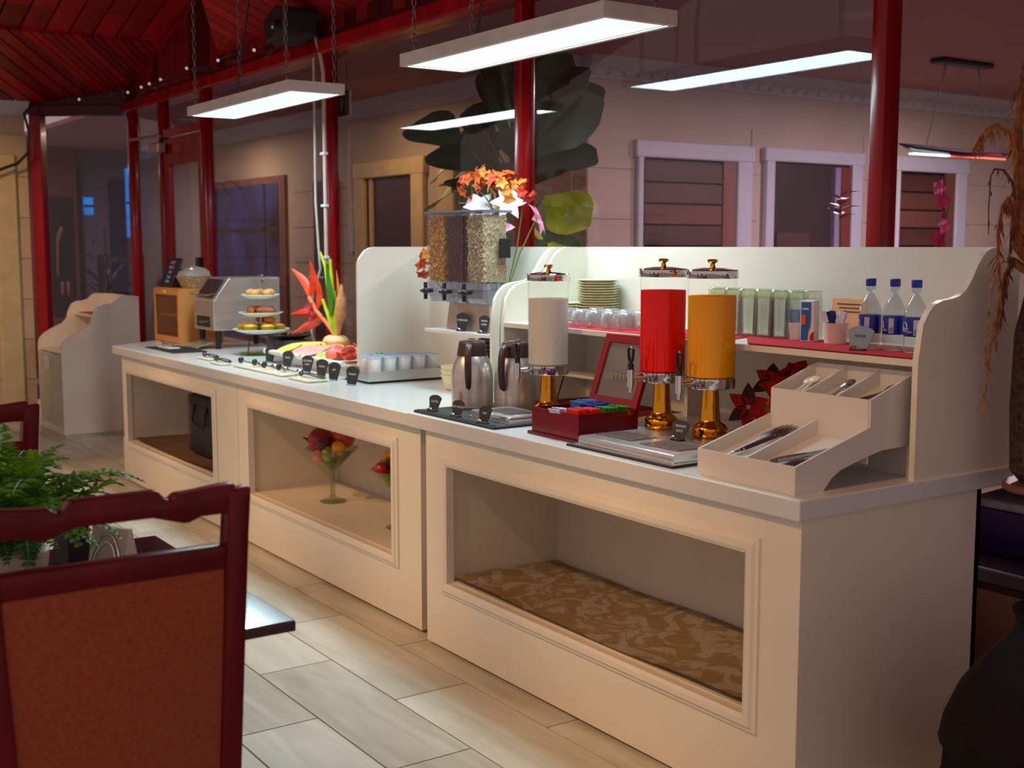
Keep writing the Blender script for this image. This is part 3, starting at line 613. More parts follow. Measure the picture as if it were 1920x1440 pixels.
MB().box(-.10, .10, .005, .008, .028, .217).obj('lid_glass', thin_glass('lid_glass', (225, 215, 210), 1, 0, .12, (200, 180, 170)), lid)
MB().tube([(-.05+.0035*i, .003, .10+.014*math.sin(i*1.1)*(1-.02*i)) for i in range(30)], .0012, 4).obj('gold_wavy_line', M('dull_gold', (170, 150, 90), .5), lid)  # thin gold wavy line across the lid glass
sach = {}
def sachets(x, y0, y1, n, col, nm, label, tilt=.15):
    mat = M('sachet_'+nm, col, .5, var=.2, scale=20)
    me = MB().box(-.030, .030, -.0014, .0014, 0, .060).mesh('tea_sachet', mat)
    for k in range(n):
        o = link('tea_sachet', me, None, (x+random.uniform(-.003, .003), y0+(y1-y0)*k/(n-1), zT+.040+random.uniform(0, .006)), (tilt, 0, random.uniform(-.05, .05)))
        tag(o, label, 'tea bag', nm+' tea sachets in the box')
bx, by = -3.172, 2.453
sachets(bx+.082, by-.105, by-.012, 10, (214, 34, 22), 'red', 'red tea sachet in the front right compartment of the tea box')
sachets(bx+.082, by+.012, by+.100, 9, (30, 132, 40), 'green', 'green tea sachet in the back right compartment of the tea box')
sachets(bx+.001, by+.012, by+.100, 9, (14, 34, 150), 'navy', 'dark blue tea sachet in the back middle compartment of the tea box')
sachets(bx-.080, by+.030, by+.100, 7, (60, 126, 200), 'sky blue', 'light blue tea sachet in the back left compartment of the tea box')
sachets(bx+.001, by-.10, by-.05, 4, (190, 170, 205), 'lilac', 'pale lilac tea sachet in the front middle compartment of the tea box', .5)
tag(MB().box(-3.97, -3.40, 2.72, 3.09, zT, zT+.002).obj('red_mat', M('dark_red_mat', (140, 8, 20), .8)), 'dark red mat on the counter beneath the hutch shelf', 'mat')
rs = thing('wire_riser', 'small black wire riser with a cream top behind the milk dispenser', 'stand', (-3.80, 2.99, zT+.002))
MB().box(-.12, .12, -.09, .09, .105, .118).obj('top', cream, rs, bev=.003)
for sx in (-1, 1):
    MB().tube([(sx*.10, -.08, .105), (sx*.13, -.095, 0), (sx*.13, .095, 0), (sx*.10, .08, .105)], .0035, 6).obj('wire_leg', black, rs)
# ---------------------------------------------------------------- cutlery caddy
cc = thing('cutlery_caddy', 'white two-tier cutlery caddy at the right end of the near counter', 'caddy', (-2.2625, 2.28, zT))
cw = M('white_plastic_caddy', (222, 216, 210), .4, var=.01)
side = [(0, 0), (.105, 0), (.118, .012), (.135, .030), (.17, .048), (.25, .068), (.33, .084), (.40, .086), (.44, .086), (.44, 0), (.465, 0), (.465, .285), (.28, .222), (.28, .150), (0, .072)]
MB().prism(side, -.1775, -.1715, 'x').obj('side', cw, cc); MB().prism(side, .1715, .1775, 'x').obj('side', cw, cc)
MB().box(-.1715, .1715, 0, .006, 0, .072).obj('front', cw, cc); MB().box(-.1715, .1715, .277, .283, .05, .222).obj('riser', cw, cc); MB().box(-.1715, .1715, .459, .465, .0, .285).obj('back', cw, cc)
MB().prism([(.006, .030), (.277, .104), (.277, .110), (.006, .036)], -.1715, .1715, 'x').obj('tray_floor', cw, cc); MB().prism([(.283, .178), (.459, .232), (.459, .238), (.283, .184)], -.1715, .1715, 'x').obj('tray_floor', cw, cc)
MB().prism([(.006, .034), (.277, .108), (.277, .152), (.006, .071)], -.003, .003, 'x').obj('divider', cw, cc)
for x in (-.058, .058): MB().prism([(.283, .182), (.459, .236), (.459, .282), (.283, .221)], x-.003, x+.003, 'x').obj('divider', cw, cc)
def fork():
    mb = MB(); mb.tube([(0, 0, 0), (0, .05, .002), (0, .10, .003), (0, .125, .006)], [.006, .005, .003, .004], 6, flat=.35)
    mb.prism([(-.004, .12), (.004, .12), (.011, .14), (.011, .155), (-.011, .155), (-.011, .14)], .005, .007)
    for k in range(4): mb.box(-.011+k*.0063, -.0085+k*.0063, .154, .19, .005, .0068)
    return mb
def knife(): return MB().tube([(0, 0, 0), (0, .05, .001), (0, .09, .001)], [.007, .007, .005], 6, flat=.4).prism([(-.004, .085), (.006, .085), (.009, .12), (.008, .17), (0, .2), (-.004, .19)], 0, .002)
def spoon(): return MB().tube([(0, 0, 0), (0, .05, .002), (0, .09, .004)], [.006, .004, .003], 6, flat=.35).ball((0, .112, .006), .03, 10, 6, (.55, .85, .2))
cutm = M('cutlery_steel', (176, 174, 178), .3, 1, var=.08)
fk, kn, sp = [f.mesh(n, cutm, 50) for f, n in ((fork(), 'fork'), (knife(), 'knife'), (spoon(), 'spoon'))]
spw = spoon().mesh('spoon', white, 50)
sl = math.atan2(.068, .271)
def cut(me, x, y, z, rx, rz, label, cat, grp, ry=0):
    return tag(link(me.name.split('.')[0], me, None, (-2.2625+x, 2.28+y, zT+z), (rx, ry, rz)), label, cat, grp)
for k in range(5): cut(fk, -.12+k*.012, .055+k*.004, .058+k*.005, sl+.06, -.15+k*.06, 'steel fork in the lower left bay of the caddy', 'fork', 'forks in the lower caddy tray', .2*k)
for k in range(4): cut(kn, .045+k*.008, .05, .062+k*.003, sl+.06, -.06+.03*k, 'steel table knife in the left bundle of the lower right caddy bay', 'knife', 'left bundle of knives in the caddy', 1.2)
for k in range(4): cut(kn, .10+k*.012, .05, .060, sl+.05, .0+.03*k, 'steel table knife in the right bundle of the lower right caddy bay', 'knife', 'right bundle of knives in the caddy', 1.1)
for k in range(2): cut(spw, -.13+k*.03, .295+k*.004, .197+k*.006, .33, .1+k*.1, 'white spoon in the upper left bay of the caddy', 'spoon', 'white spoons in the upper caddy tray')
for k in range(2): cut(sp, -.005+k*.018, .295, .197+k*.005, .33, .0+k*.1, 'steel spoon in the upper middle bay of the caddy', 'spoon', 'spoons in the upper caddy tray')
for k in range(4): cut(fk, .08+k*.014, .295, .200+k*.004, .36, .0+k*.03, 'steel fork in the upper right bay of the caddy', 'fork', 'forks in the upper caddy tray', .9)
# ---------------------------------------------------------------- poinsettia
pt = thing('poinsettia', 'dark red artificial poinsettia in a beige pot between dispenser and caddy', 'plant', (-2.74, 2.90, zT))
MB().lathe([(.045, 0), (.06, .10), (.064, .10), (.064, .115), (.05, .115)], 20).obj('pot', M('beige_pot', (206, 176, 130), .6), pt, smooth=35)
bract = M('red_bract', (190, 8, 14), .8, var=.25, scale=30); bract_d = M('dark_bract', (70, 8, 12), .7)
for c, L, d0 in [((-.005, -.12, .115), .075, (.7, -.7, .25)), ((.05, -.03, .165), .08, (.7, -.5, .45)), ((.12, -.02, .19), .07, (.6, -.4, .6)), ((.0, -.02, .19), .07, (.5, -.6, .5)), ((.05, .03, .22), .06, (.4, -.4, .8))]:
    d = Vector(d0).normalized(); a = d.orthogonal().normalized(); b = d.cross(a)
    MB().tube([(0, 0, .1), c], .004, 6).obj('stem', M('dark_stem', (50, 40, 26), .7), pt)
    for k in range(6):
        an = k*PI/3+random.uniform(-.2, .2); v = a*math.cos(an)+b*math.sin(an)+d*.25
        MB().leaf(c, v, L*random.uniform(.85, 1.15), .045, .25, tuple(d)).obj('bract', bract if k % 4 else bract_d, pt, smooth=60)
    MB().ball(Vector(c)+d*.006, .008, 8, 6).obj('flower_centre', M('pollen', (190, 170, 90), .7), pt, smooth=60)
# ================================================================ SHELF ITEMS
tag(MB().prism([(-3.80, 2.69), (-2.78, 2.69), (-2.90, 2.98), (-3.80, 2.98)], zS, zS+.002).obj('red_runner', red_cloth), 'scarlet runner on the left half of the shelf under the cups', 'cloth')
tag(MB().prism([(-2.66, 2.684), (-2.06, 2.684), (-2.06, 2.97), (-2.95, 2.97)], zS+.0022, zS+.0042).obj('red_runner', red_cloth), 'scarlet runner on the right half of the shelf under the water bottles', 'cloth')
zR = zS+.0045
ORD = ['first', 'second', 'third', 'fourth', 'fifth', 'sixth', 'seventh', 'eighth']
plp = MB().lathe([(.052, 0), (.056, 0), (.083, .010), (.088, .0125), (.083, .0125), (.05, .004)], 32).mesh('dinner_plate', M('ivory_china', (226, 226, 190), .25, var=.02), 40)
for k in range(16):
    tag(link('dinner_plate', plp, None, (-3.80, 3.0, zS+.0022+k*.0102)), 'topmost ivory plate of the tall stack on the shelf' if k == 15 else 'ivory plate in the tall stack behind the glass cups', 'plate', 'stacked ivory plates')
for k in range(7):
    tag(link('dinner_plate', plp, None, (-3.93, 2.99, zS+.0022+k*.0102), (0, 0, 0), .8), 'small ivory plate in the low stack beside the tall plate stack', 'plate', 'low stack of small plates')
cupg = thin_glass('cup_glass', (240, 244, 244), 1.2, 0, .16, (225, 230, 232))
cup0 = thing('glass_cup', 'upturned clear glass cup, first from the left in the front row on the shelf', 'cup', (-3.70, 2.775, zR), .2, 'upturned glass cups')
MB().lathe([(.040, 0), (.0405, .004), (.039, .02), (.036, .045), (.028, .060), (.02, .062), (.012, .062), (.02, .058), (.033, .044), (.0365, .02), (.0375, 0)], 24, cap=False).obj('bowl', cupg, cup0, smooth=60)
MB().tube([(0, -.036, .048), (0, -.056, .05), (0, -.064, .035), (0, -.058, .016), (0, -.040, .010)], [.005]*5, 6, flat=1.5).obj('handle', thin_glass('cup_handle', (250, 250, 250), 1.2, 0, .5, (235, 238, 240)), cup0, smooth=60)
for k in range(1, 5): dup(cup0, (-3.70+k*.088, 2.775, zR), (0, 0, .2+random.uniform(-.3, .3)), 'upturned clear glass cup, %s from the left in the front row on the shelf' % ORD[k])
for k in range(4): dup(cup0, (-3.66+k*.088, 2.885, zR), (0, 0, random.uniform(-.3, .3)), 'upturned clear glass cup, %s from the left in the back row on the shelf' % ORD[k])
tg = thin_glass('tumbler_glass', (254, 255, 253), 1.7, 0, .012, (240, 243, 230)); tgb = thin_glass('tumbler_base', (248, 253, 240), 2.4, 0, .05, (200, 222, 175))
tum0 = thing('tumbler', 'upturned tall clear tumbler, first from the left in the front row on the shelf', 'glass', (-3.02, 2.90, zR), 0, 'upturned tumblers')
prof = [(.034, 0), (.0335, .02), (.031, .125), (.030, .130)]
mbt = MB(); n = 24
mbt.lathe(prof, n, cap=False); mbt.lathe([(.0315, 0), (.031, .02), (.029, .124)], n, cap=False)
mbt.v = [(x*(1+.035*(1 if (i % n) % 2 else -1)), y*(1+.035*(1 if (i % n) % 2 else -1)), z) for i, (x, y, z) in enumerate(mbt.v)]
mbt.obj('wall', tg, tum0, smooth=20)
MB().lathe([(.029, .125), (.031, .130), (.031, .150), (.029, .153), (.02, .150)], 16).obj('thick_base', tgb, tum0, smooth=30)
for k in range(1, 6): dup(tum0, (-3.02+k*.0715, 2.90+.004*(k % 2), zR), None, 'upturned tall clear tumbler, %s from the left in the front row on the shelf' % ORD[k])
for k in range(7): dup(tum0, (-3.10+k*.0705, 2.985, zR if k > 1 else zR), None, 'upturned tall clear tumbler, %s from the left in the back row on the shelf' % ORD[k])
# condiments
ct = thing('salt_carton', 'tall blue and white carton with orange badge beside the tumblers', 'carton', (-2.595, 2.885, zR), .1)
MB().box(-.026, .026, -.014, .014, 0, .128).obj('box', M('carton_white', (232, 234, 238), .5), ct, bev=.003)
MB().prism([(-.022, .004), (.004, .004), (.006, .03), (.014, .05), (.014, .122), (-.022, .122)], -.0152, -.0142, 'y').obj('blue_print', M('print_blue', (18, 110, 180), .5), ct)
MB().prism([(-.021, .052), (-.004, .052), (-.004, .082), (-.021, .082)], -.0165, -.0152, 'y').obj('orange_badge', M('print_orange', (240, 96, 20), .5), ct)
MB().prism([(.012, .004), (.026, .004), (.026, .032), (.018, .028), (.013, .018)], -.0152, -.0142, 'y').obj('red_print', M('print_red', (170, 10, 20), .5), ct)
MB().box(-.016, .006, -.0158, -.0152, .098, .104).obj('printed_word', letters, ct)
c2 = thing('sachet_cup', 'white paper cup holding light blue sachets left of the carton', 'cup', (-2.668, 2.905, zR))
MB().lathe([(.02, 0), (.024, .055), (.022, .055), (.018, .003)], 16).obj('cup', white, c2, smooth=40)
for k in range(4): MB().box(-.014, .014, -.001, .001, 0, .05).obj('sachet', M('sachet_cyan', (40, 150, 215), .5), c2, (-.008+.006*k, -.006+.005*k, .045), (.1, -.3+.2*k, .2))
c3 = thing('sachet_pot', 'pinkish fluted white pot filled with navy sachets and white stirrers', 'pot', (-2.505, 2.90, zR))
mbr = MB().lathe([(.032, 0), (.036, .055), (.037, .062), (.033, .062), (.031, .004)], 40)
mbr.v = [(x*(1+.02*((i % 40) % 2)), y*(1+.02*((i % 40) % 2)), z) for i, (x, y, z) in enumerate(mbr.v)]
mbr.obj('pot', M('pink_white_china', (226, 206, 204), .4), c3, smooth=40)
for k in range(9):
    MB().box(-.010, .010, -.001, .001, 0, .07).obj('sachet', M('sachet_indigo', (34, 30, 110), .5) if k % 2 else M('sachet_white', (214, 212, 226), .5), c3, (-.02+.005*k, -.014+.007*(k % 4), .03), (random.uniform(-.25, .25), random.uniform(-.4, .4), random.uniform(-.4, .4)))
c4 = thing('notice_card', 'small peach notice card leaning on the hutch back behind the sachets', 'card', (-2.60, 3.06, zS+.0042), 0)
cd = MB().box(-.07, .07, -.001, .001, 0, .128).obj('card', M('peach_card', (236, 168, 112), .6), c4, (0, 0, 0), (-.12, 0, 0))
for k, (a, zz) in enumerate([(.05, .112), (.04, .100), (.045, .088)]): MB().box(-a, a, -.002, -.001, zz-.003, zz+.001).obj('printed_line', M('print_brown', (110, 50, 30), .6), cd)
# bottles
pet = thin_glass('pet_plastic', (236, 242, 246), 1.3, 0, .10, (214, 222, 226)); capm = M('blue_cap', (10, 40, 170), .4); lab = M('blue_label', (10, 26, 150), .35, var=.06)
def bottle(loc, label, rz):
    t = thing('water_bottle', label, 'bottle', loc, rz, 'small water bottles')
    pr = [(.027, 0), (.031, .004), (.031, .012), (.029, .018), (.031, .024), (.0305, .05), (.0305, .10), (.032, .105)]
    for k in range(7):
        z = .108+k*.0085; r = .0325-.0022*k-.0003*k*k; pr += [(r, z), (r-.0018, z+.004)]
    pr += [(.0135, .172), (.0125, .176), (.0125, .186)]
    MB().lathe(pr, 28).obj('body', pet, t, smooth=40)
    MB().lathe([(.014, .180), (.0145, .182), (.0145, .200), (.013, .202)], 24).obj('cap', capm, t, smooth=30)
    lb = MB().lathe([(.0315, .046), (.0318, .047), (.0318, .097), (.0315, .098)], 28, cap=False).obj('label', lab, t, smooth=40)
    # printed swirl, lettering and bar-code patch on the label
    def wrap(me_mb, mat, nm, R=.0322):
        me_mb.v = [((R+y)*math.sin(x/R), -(R+y)*math.cos(x/R), z) for x, y, z in me_mb.v]; me_mb.obj(nm, mat, lb)
    s_ = MB(); pts = [(-.006+.012*math.cos(a)*(1-.03*a), 0, .072+.014*math.sin(a)*(1-.03*a)) for a in [i*2*PI/16 for i in range(20)]]
    s_.tube(pts, .0011, 4); wrap(s_, letters, 'swirl_logo')
    for s, sz, x0, z0 in (('Master', .0085, -.001, .068), ('One', .010, .010, .059)):
        o = text(s, sz, letters, lb, (0, 0, 0), (0, 0, 0), ext=.0002, shear=.25)
        for v in o.data.vertices: X, Y, Z = v.co; R = .0323+Z; v.co = (R*math.sin((x0+X)/R), -R*math.cos((x0+X)/R), z0+Y)
    b_ = MB()
    for i in range(6): b_.box(.024+i*.0024, .0264+i*.0024, 0, .0003, .050, .092)
    wrap(b_, M('label_patch', (180, 190, 220), .5), 'barcode_patch')
    d_ = MB()
    for i in range(5): d_.box(.026+i*.0024, .0272+i*.0024, .0003, .0006, .052, .066)
    wrap(d_, capm, 'barcode')
    return t
bottle((-2.315, 2.825, zR), 'water bottle with blue cap, leftmost of three, behind the WATER card', -.55)
bottle((-2.238, 2.835, zR), 'water bottle with blue cap, middle of the three on the shelf', -.55)
bottle((-2.150, 2.815, zR), 'water bottle with blue cap, rightmost, next to the hutch side panel', -.25)
wc = name_card((-2.292, 2.748, zR), 'WATER', 'grey blue name card reading WATER before the bottles', .1, .078, .070, M('grey_blue_card', (128, 146, 160), .5), True, .011, .22, M('dark_print', (50, 54, 62), .6))

# ================================================================ CEREAL DISPENSER and flowers on the left hutch
zL = 1.1425
cd = thing('cereal_dispenser', 'triple clear cereal dispenser with three black knobs on the small white shelf', 'dispenser', (-4.44, 2.80, zL))
MB().prism([(-.14, 0), (.22, 0), (.20, .17), (-.10, .17)], -.03, .10, 'y').obj('pedestal', M('taupe_pedestal', (176, 160, 146), .35, .3), cd, bev=.004)
MB().box(.232, .25, .0, .05, .31, .39).obj('side_bracket', black, cd, bev=.004)
acry = thin_glass('acrylic_bin', (246, 247, 250), 1.4); acry2 = thin_glass('acrylic_chute', (226, 228, 240), 1.6, .05, .22, (190, 192, 205))
def cereal(col, cols, box, n, size, stick):
    mb = MB(); (x0, x1, y0, y1, z0, z1) = box
    for i in range(n):
        f = random.random(); 
        if f < .62: p = (random.uniform(x0, x1), y0+random.uniform(0, .004), random.uniform(z0, z1))
        elif f < .9: p = (x1-random.uniform(0, .004), random.uniform(y0, y1), random.uniform(z0, z1))
        else: p = (random.uniform(x0, x1), random.uniform(y0, y1), z1)
        s = size*random.uniform(.7, 1.3); R = Euler((random.uniform(0, 6), random.uniform(0, 6), random.uniform(0, 6))).to_matrix()
        q = [(-s*stick, -s*.5, 0), (s*stick, -s*.4, s*.2), (s*.9*stick, s*.5, 0), (-s*.8*stick, s*.5, s*.25), (0, 0, -s*.45), (0, 0, s*.5)]
        v = [Vector(p)+R @ Vector(w_) for w_ in q]
        mb.add(v, [(0, 1, 5), (1, 2, 5), (2, 3, 5), (3, 0, 5), (1, 0, 4), (2, 1, 4), (3, 2, 4), (0, 3, 4)])
    return mb
kinds = [('corn flakes', (236, 166, 62), .0115, 1.0, 420), ('chocolate puffs', (92, 28, 30), .0072, 1.0, 800), ('muesli', (226, 198, 156), .0066, 1.3, 850)]
for k, (nm, col, sz, stick, n) in enumerate(kinds):
    x0 = -.245+k*.158
    b = MB(); b.box(x0, x0+.150, -.065, .065, .205, .50)
    b.v = [(x, y, z) for x, y, z in b.v]
    bi = b.obj('bin', acry, cd)
    MB().box(x0-.008, x0+.158, -.073, .073, .497, .507).obj('bin_lid', thin_glass('lid_acrylic', (196, 206, 220), 2, .05, .45, (120, 130, 146)), cd, bev=.002)
    core = MB().box(x0+.012, x0+.138, -.053, .053, .21, .478).obj('cereal_core', M('cereal_core_%d' % k, tuple(int(c*.8) for c in col), .8), cd)
    cr = cereal(col, None, (x0+.010, x0+.140, -.056, .056, .208, .482), n, sz, stick).obj('cereal', M('cereal_%d' % k, col, .6, var=.35, scale=70), cd)
    cr['kind'] = 'stuff'
    MB().prism([(-.065, .205), (.065, .205), (.055, .16), (.03, .118), (-.045, .118), (-.06, .14)], x0+.01, x0+.14, 'x').obj('chute', acry2, cd)
    kb = MB().tube([(x0+.05, -.065, .165), (x0+.05, -.10, .165)], .009, 8).tube([(x0+.05, -.10, .128), (x0+.05, -.10, .202)], [.006, .013, .006][:2]+[.006] if False else .009, 8).tube([(x0+.016, -.10, .165), (x0+.084, -.10, .165)], .009, 8)
    kb.ball((x0+.05, -.10, .165), .016, 8, 6).obj('knob', black, cd, smooth=50)
name_card((-4.40, 2.735, zL), 'CORNFLAKES', 'dark name card reading CORNFLAKES on the small shelf', .1, .08, .078, size=.0115, tilt=.12)
name_card((-4.23, 2.735, zL), 'CHOCO\nFLAKES', 'dark name card at the right end of the small shelf', .1, .066, .074, size=.011, tilt=.12)
def blossom(mat, L, W, n, cup=.5):
    mb = MB()
    for k in range(n):
        a = 2*PI*k/n; mb.leaf((0, 0, 0), (math.cos(a), math.sin(a), cup), L, W, .55, (0, 0, 1), 4, .0008, .3)
    return mb
fl = thing('flower_arrangement', 'artificial bouquet of orange clusters and pink lilies behind the cereal dispenser', 'flowers', (-4.55, 3.035, zL))
MB().lathe([(.03, 0), (.04, .02), (.045, .10), (.035, .15), (.038, .17), (.03, .165)], 16).obj('vase', M('green_glass_vase', (120, 150, 120), .2), fl, smooth=40)
om = [M('orange_petal_a', (240, 108, 40), .6, var=.2, scale=60), M('orange_petal_b', (246, 150, 60), .6, var=.2, scale=60), M('coral_petal', (228, 72, 44), .6, var=.2, scale=60)]
omesh = [blossom(m, .032, .026, 5, .7).mesh('blossom', m, 60) for m in om]
stem = M('green_stem', (96, 140, 50), .6); leafm = [M('fresh_leaf', (66, 120, 30), .5, var=.2), M('pale_leaf', (150, 180, 100), .5, var=.15), M('deep_leaf', (26, 84, 30), .5, var=.2)]
def cluster(c, r, n):
    for k in range(n):
        d = Vector((random.gauss(0, 1), random.gauss(0, 1)-.5, random.gauss(0, 1)+.2)).normalized()
        o = link('blossom', random.choice(omesh), fl, Vector(c)+d*r*random.uniform(.55, 1), d.to_track_quat('Z', 'Y').to_euler(), random.uniform(.85, 1.2))
    MB().tube([(c[0]*.2, c[1]*.2, .12), (c[0]*.7, c[1]*.7, c[2]*.6), c], .003, 5).obj('stem', stem, fl)
cluster((-.23, -.005, .635), .055, 14); cluster((-.08, .0, .675), .058, 16); cluster((.06, -.01, .605), .075, 26); cluster((-.42, -.12, .315), .04, 9); cluster((-.44, -.14, .25), .03, 6)
cluster((.13, .045, .60), .04, 10)
lily = M('pink_lily', (232, 150, 178), .5, var=.3, scale=25); lilyw = M('white_lily', (226, 214, 216), .5, var=.08, scale=20)
for c, d, m in [((.085, -.075, .44), (.85, -.5, .12), lily), ((-.11, -.03, .53), (.6, -.6, .5), lilyw), ((-.18, -.02, .51), (.4, -.8, .3), lily), ((.19, .06, .47), (.6, .5, .3), lily), ((.11, -.03, .545), (.8, -.4, .3), lilyw)]:
    link('lily', blossom(m, .085, .046, 6, .4).mesh('lily', m, 60), fl, c, Vector(d).to_track_quat('Z', 'Y').to_euler())
    MB().tube([(c[0]*.2, 0, .12), (c[0]*.6, c[1]*.5, c[2]*.7), c], .003, 5).obj('stem', stem, fl)
for c, d, L, W, m in [((-.15, -.02, .52), (-.5, -.5, .5), .10, .08, 1), ((.03, -.02, .52), (.6, -.5, .1), .09, .06, 1), ((-.05, 0, .5), (-.1, -.3, 1), .12, .03, 0), ((.02, .0, .48), (.5, -.3, .6), .10, .05, 0),
                      ((.04, -.02, .36), (.7, -.4, .1), .11, .06, 0), ((.02, -.03, .38), (.5, -.7, -.1), .1, .07, 2), ((.06, -.01, .4), (.6, -.2, .3), .11, .06, 2), ((-.2, 0, .45), (-.8, -.3, .2), .1, .06, 2), ((.0, .03, .5), (.2, .6, .5), .1, .06, 0)]:
    MB().leaf(c, d, L, W, .4).obj('leaf', leafm[m], fl, smooth=60)
# bowls beneath
darkb = MB().lathe([(.035, 0), (.045, .004), (.072, .05), (.074, .052), (.068, .05), (.04, .008)], 24).mesh('bowl', M('charcoal_bowl', (58, 56, 64), .35), 40)
for k in range(11): tag(link('bowl', darkb, None, (-4.36, 2.88, zTA+.0005+k*.0185)), 'charcoal bowl in the tall nested stack under the small shelf', 'bowl', 'nested charcoal bowls')
tubm = M('ivory_tub', (226, 220, 186), .35)
tb2 = MB().lathe([(.055, 0), (.06, .003), (.073, .055), (.078, .058), (.078, .066), (.072, .066)], 28).mesh('bowl', tubm, 40)
for k in range(3): tag(link('bowl', tb2, None, (-4.585, 2.835, zTA+.0005+k*.020)), ['lowest', 'middle', 'topmost'][k]+' ivory bowl of the low stack right of the yogurt tray', 'bowl', 'low stack of ivory bowls')

# ================================================================ FAR COUNTER
zt = zTA
# yogurts
yt = thing('yogurt_tray', 'shallow steel tray holding the yogurt cups', 'tray', (-5.12, 2.80, zt))
MB().box(-.15, .15, -.21, .21, .0, .004).box(-.15, .15, -.21, -.206, .004, .045).box(-.15, .15, .206, .21, .004, .045).box(-.15, -.146, -.206, .206, .004, .045).box(.146, .15, -.206, .206, .004, .045).obj('pan', steel_h, yt, (0, 0, .012))
MB().box(-.13, .13, -.19, .19, 0, .012).obj('foot', black, yt)
cupw = M('yogurt_cup_white', (232, 234, 236), .4); foil = M('blue_foil_lid', (130, 170, 226), .3, var=.3, scale=60)
yg0 = thing('yogurt_cup', 'white yogurt cup with blue foil lid, first from the name card in the near row', 'yogurt', (-5.03, 2.65, zt+.0165), 0, 'yogurt cups in the steel tray')
MB().lathe([(.025, 0), (.028, .002), (.0345, .098), (.0385, .10), (.0385, .103)], 24).obj('cup', cupw, yg0, smooth=35)
MB().lathe([(.0385, .103), (.038, .1045), (.03, .105)], 24).obj('foil_lid', foil, yg0, smooth=35)
for j in range(2):
    for k in range(5):
        if j == 0 and k == 0: continue
        dup(yg0, (-5.03-j*.08, 2.65+k*.079, zt+.0165), None, 'white yogurt cup with blue foil lid, %s from the name card in the %s row' % (ORD[k], ['near', 'far'][j]))
ph = thing('parsley_garnish', 'small heap of bright green herb leaves behind the yogurt cups', 'herbs', (-5.21, 2.78, zt+.0165))
MB().lathe([(.02, 0), (.03, .08), (.028, .08), (.018, .004)], 14).obj('cup', cupw, ph, smooth=40)
hm = MB()
for k in range(26): hm.leaf((random.uniform(-.02, .02), random.uniform(-.03, .03), .082), (random.gauss(0, 1), random.gauss(0, 1), random.uniform(.2, 1)), .035, .018, .5, n=3)
h_ = hm.obj('herb_leaves', M('herb_green', (80, 170, 20), .5, var=.3), ph); h_['kind'] = 'stuff'
# cold-cut platters
paper = M('parchment', (224, 220, 206), .6)
def cold_platter(xc, label):
    t = thing('cold_cut_platter', label, 'platter', (xc, 2.81, zt), 0, 'steel cold cut platters')
    MB().box(-.235, .235, -.15, .15, .040, .050).obj('platter', steel_h, t, bev=.003); MB().box(-.21, .21, -.13, .13, 0, .040).obj('stand', steel, t)
    MB().tube([(-.23, -.158, .058), (.23, -.158, .058)], .015, 12).obj('paper_roll', paper, t, smooth=60); MB().box(-.225, .225, -.15, .145, .050, .0515).obj('paper_sheet', paper, t)
cold_platter(-6.085, 'steel platter with rolled paper rim carrying cheese and ham slices'); cold_platter(-5.59, 'steel platter with rolled paper rim carrying cucumber and salami')
def slices(xc, y0, y1, n, mat, nm, label, grp, rx, ry, z=.0525):
    me = MB().lathe([(.9, 0), (1, .0015), (.9, .004)], 18); me.v = [(x*rx, y_*ry, q) for x, y_, q in me.v]; me = me.mesh(nm, mat, 50)
    for k in range(n):
        u = k/(n-1)
        tag(link(nm, me, None, (xc+random.uniform(-.01, .01), y0+(y1-y0)*u, zt+z+.026), (.34+random.uniform(-.04, .04), random.uniform(-.08, .08), 0)), label, nm.replace('_', ' '), grp)
chs = M('yellow_cheese', (246, 216, 104), .5, var=.04); ham = M('pink_ham', (226, 172, 162), .5, var=.1); cuc = M('pale_cucumber', (180, 216, 110), .5, var=.15, scale=40); sal = M('salami_red', (238, 100, 80), .5, var=.18, scale=50)
slices(-6.20, 2.74, 2.88, 9, chs, 'cheese_slice', 'yellow cheese slice in the overlapping row on the farther platter', 'cheese slices on the platter', .105, .07)
slices(-5.97, 2.74, 2.88, 9, ham, 'ham_slice', 'pink ham slice in the overlapping row on the farther platter', 'ham slices on the platter', .11, .07)
slices(-5.71, 2.73, 2.88, 10, cuc, 'cucumber_slice', 'pale green cucumber slice in the row on the nearer platter', 'cucumber slices on the platter', .09, .06)
r = .035; salme = MB().lathe([(r*.9, 0), (r, .002), (r*.85, .005)], 12).mesh('salami_slice', sal, 50)
for k in range(30):
    tag(link('salami_slice', salme, None, (-5.50+random.uniform(-.07, .10), 2.79+random.uniform(-.11, .09), zt+.072+random.uniform(0, .05)), (random.uniform(-.7, .7), random.uniform(-.7, .7), 0)), 'red salami slice in the heap on the nearer platter', 'salami slice', 'heap of salami slices')
# name cards along the platter
for (x, y), s, l in [((-6.22, 2.63), 'HAM', 'first dark oval name card from the left, before the platter'), ((-5.93, 2.605), 'CHEESE', 'second dark oval name card from the left, before the platter'), ((-5.62, 2.575), 'CUCUMBER\nSLICES', 'third dark name card from the left, larger, before the platter'),
                     ((-5.39, 2.545), 'SALAMI', 'fourth dark name card from the left, before the platter'), ((-5.215, 2.525), 'JAM', 'fifth dark name card from the left, before the platter'), ((-4.985, 2.505), 'YOGURT', 'last dark name card, in front of the yogurt tray')]:
    name_card((x, y, zt), s, l, .25, .082, .088, ring=False, size=.013, tilt=.15)
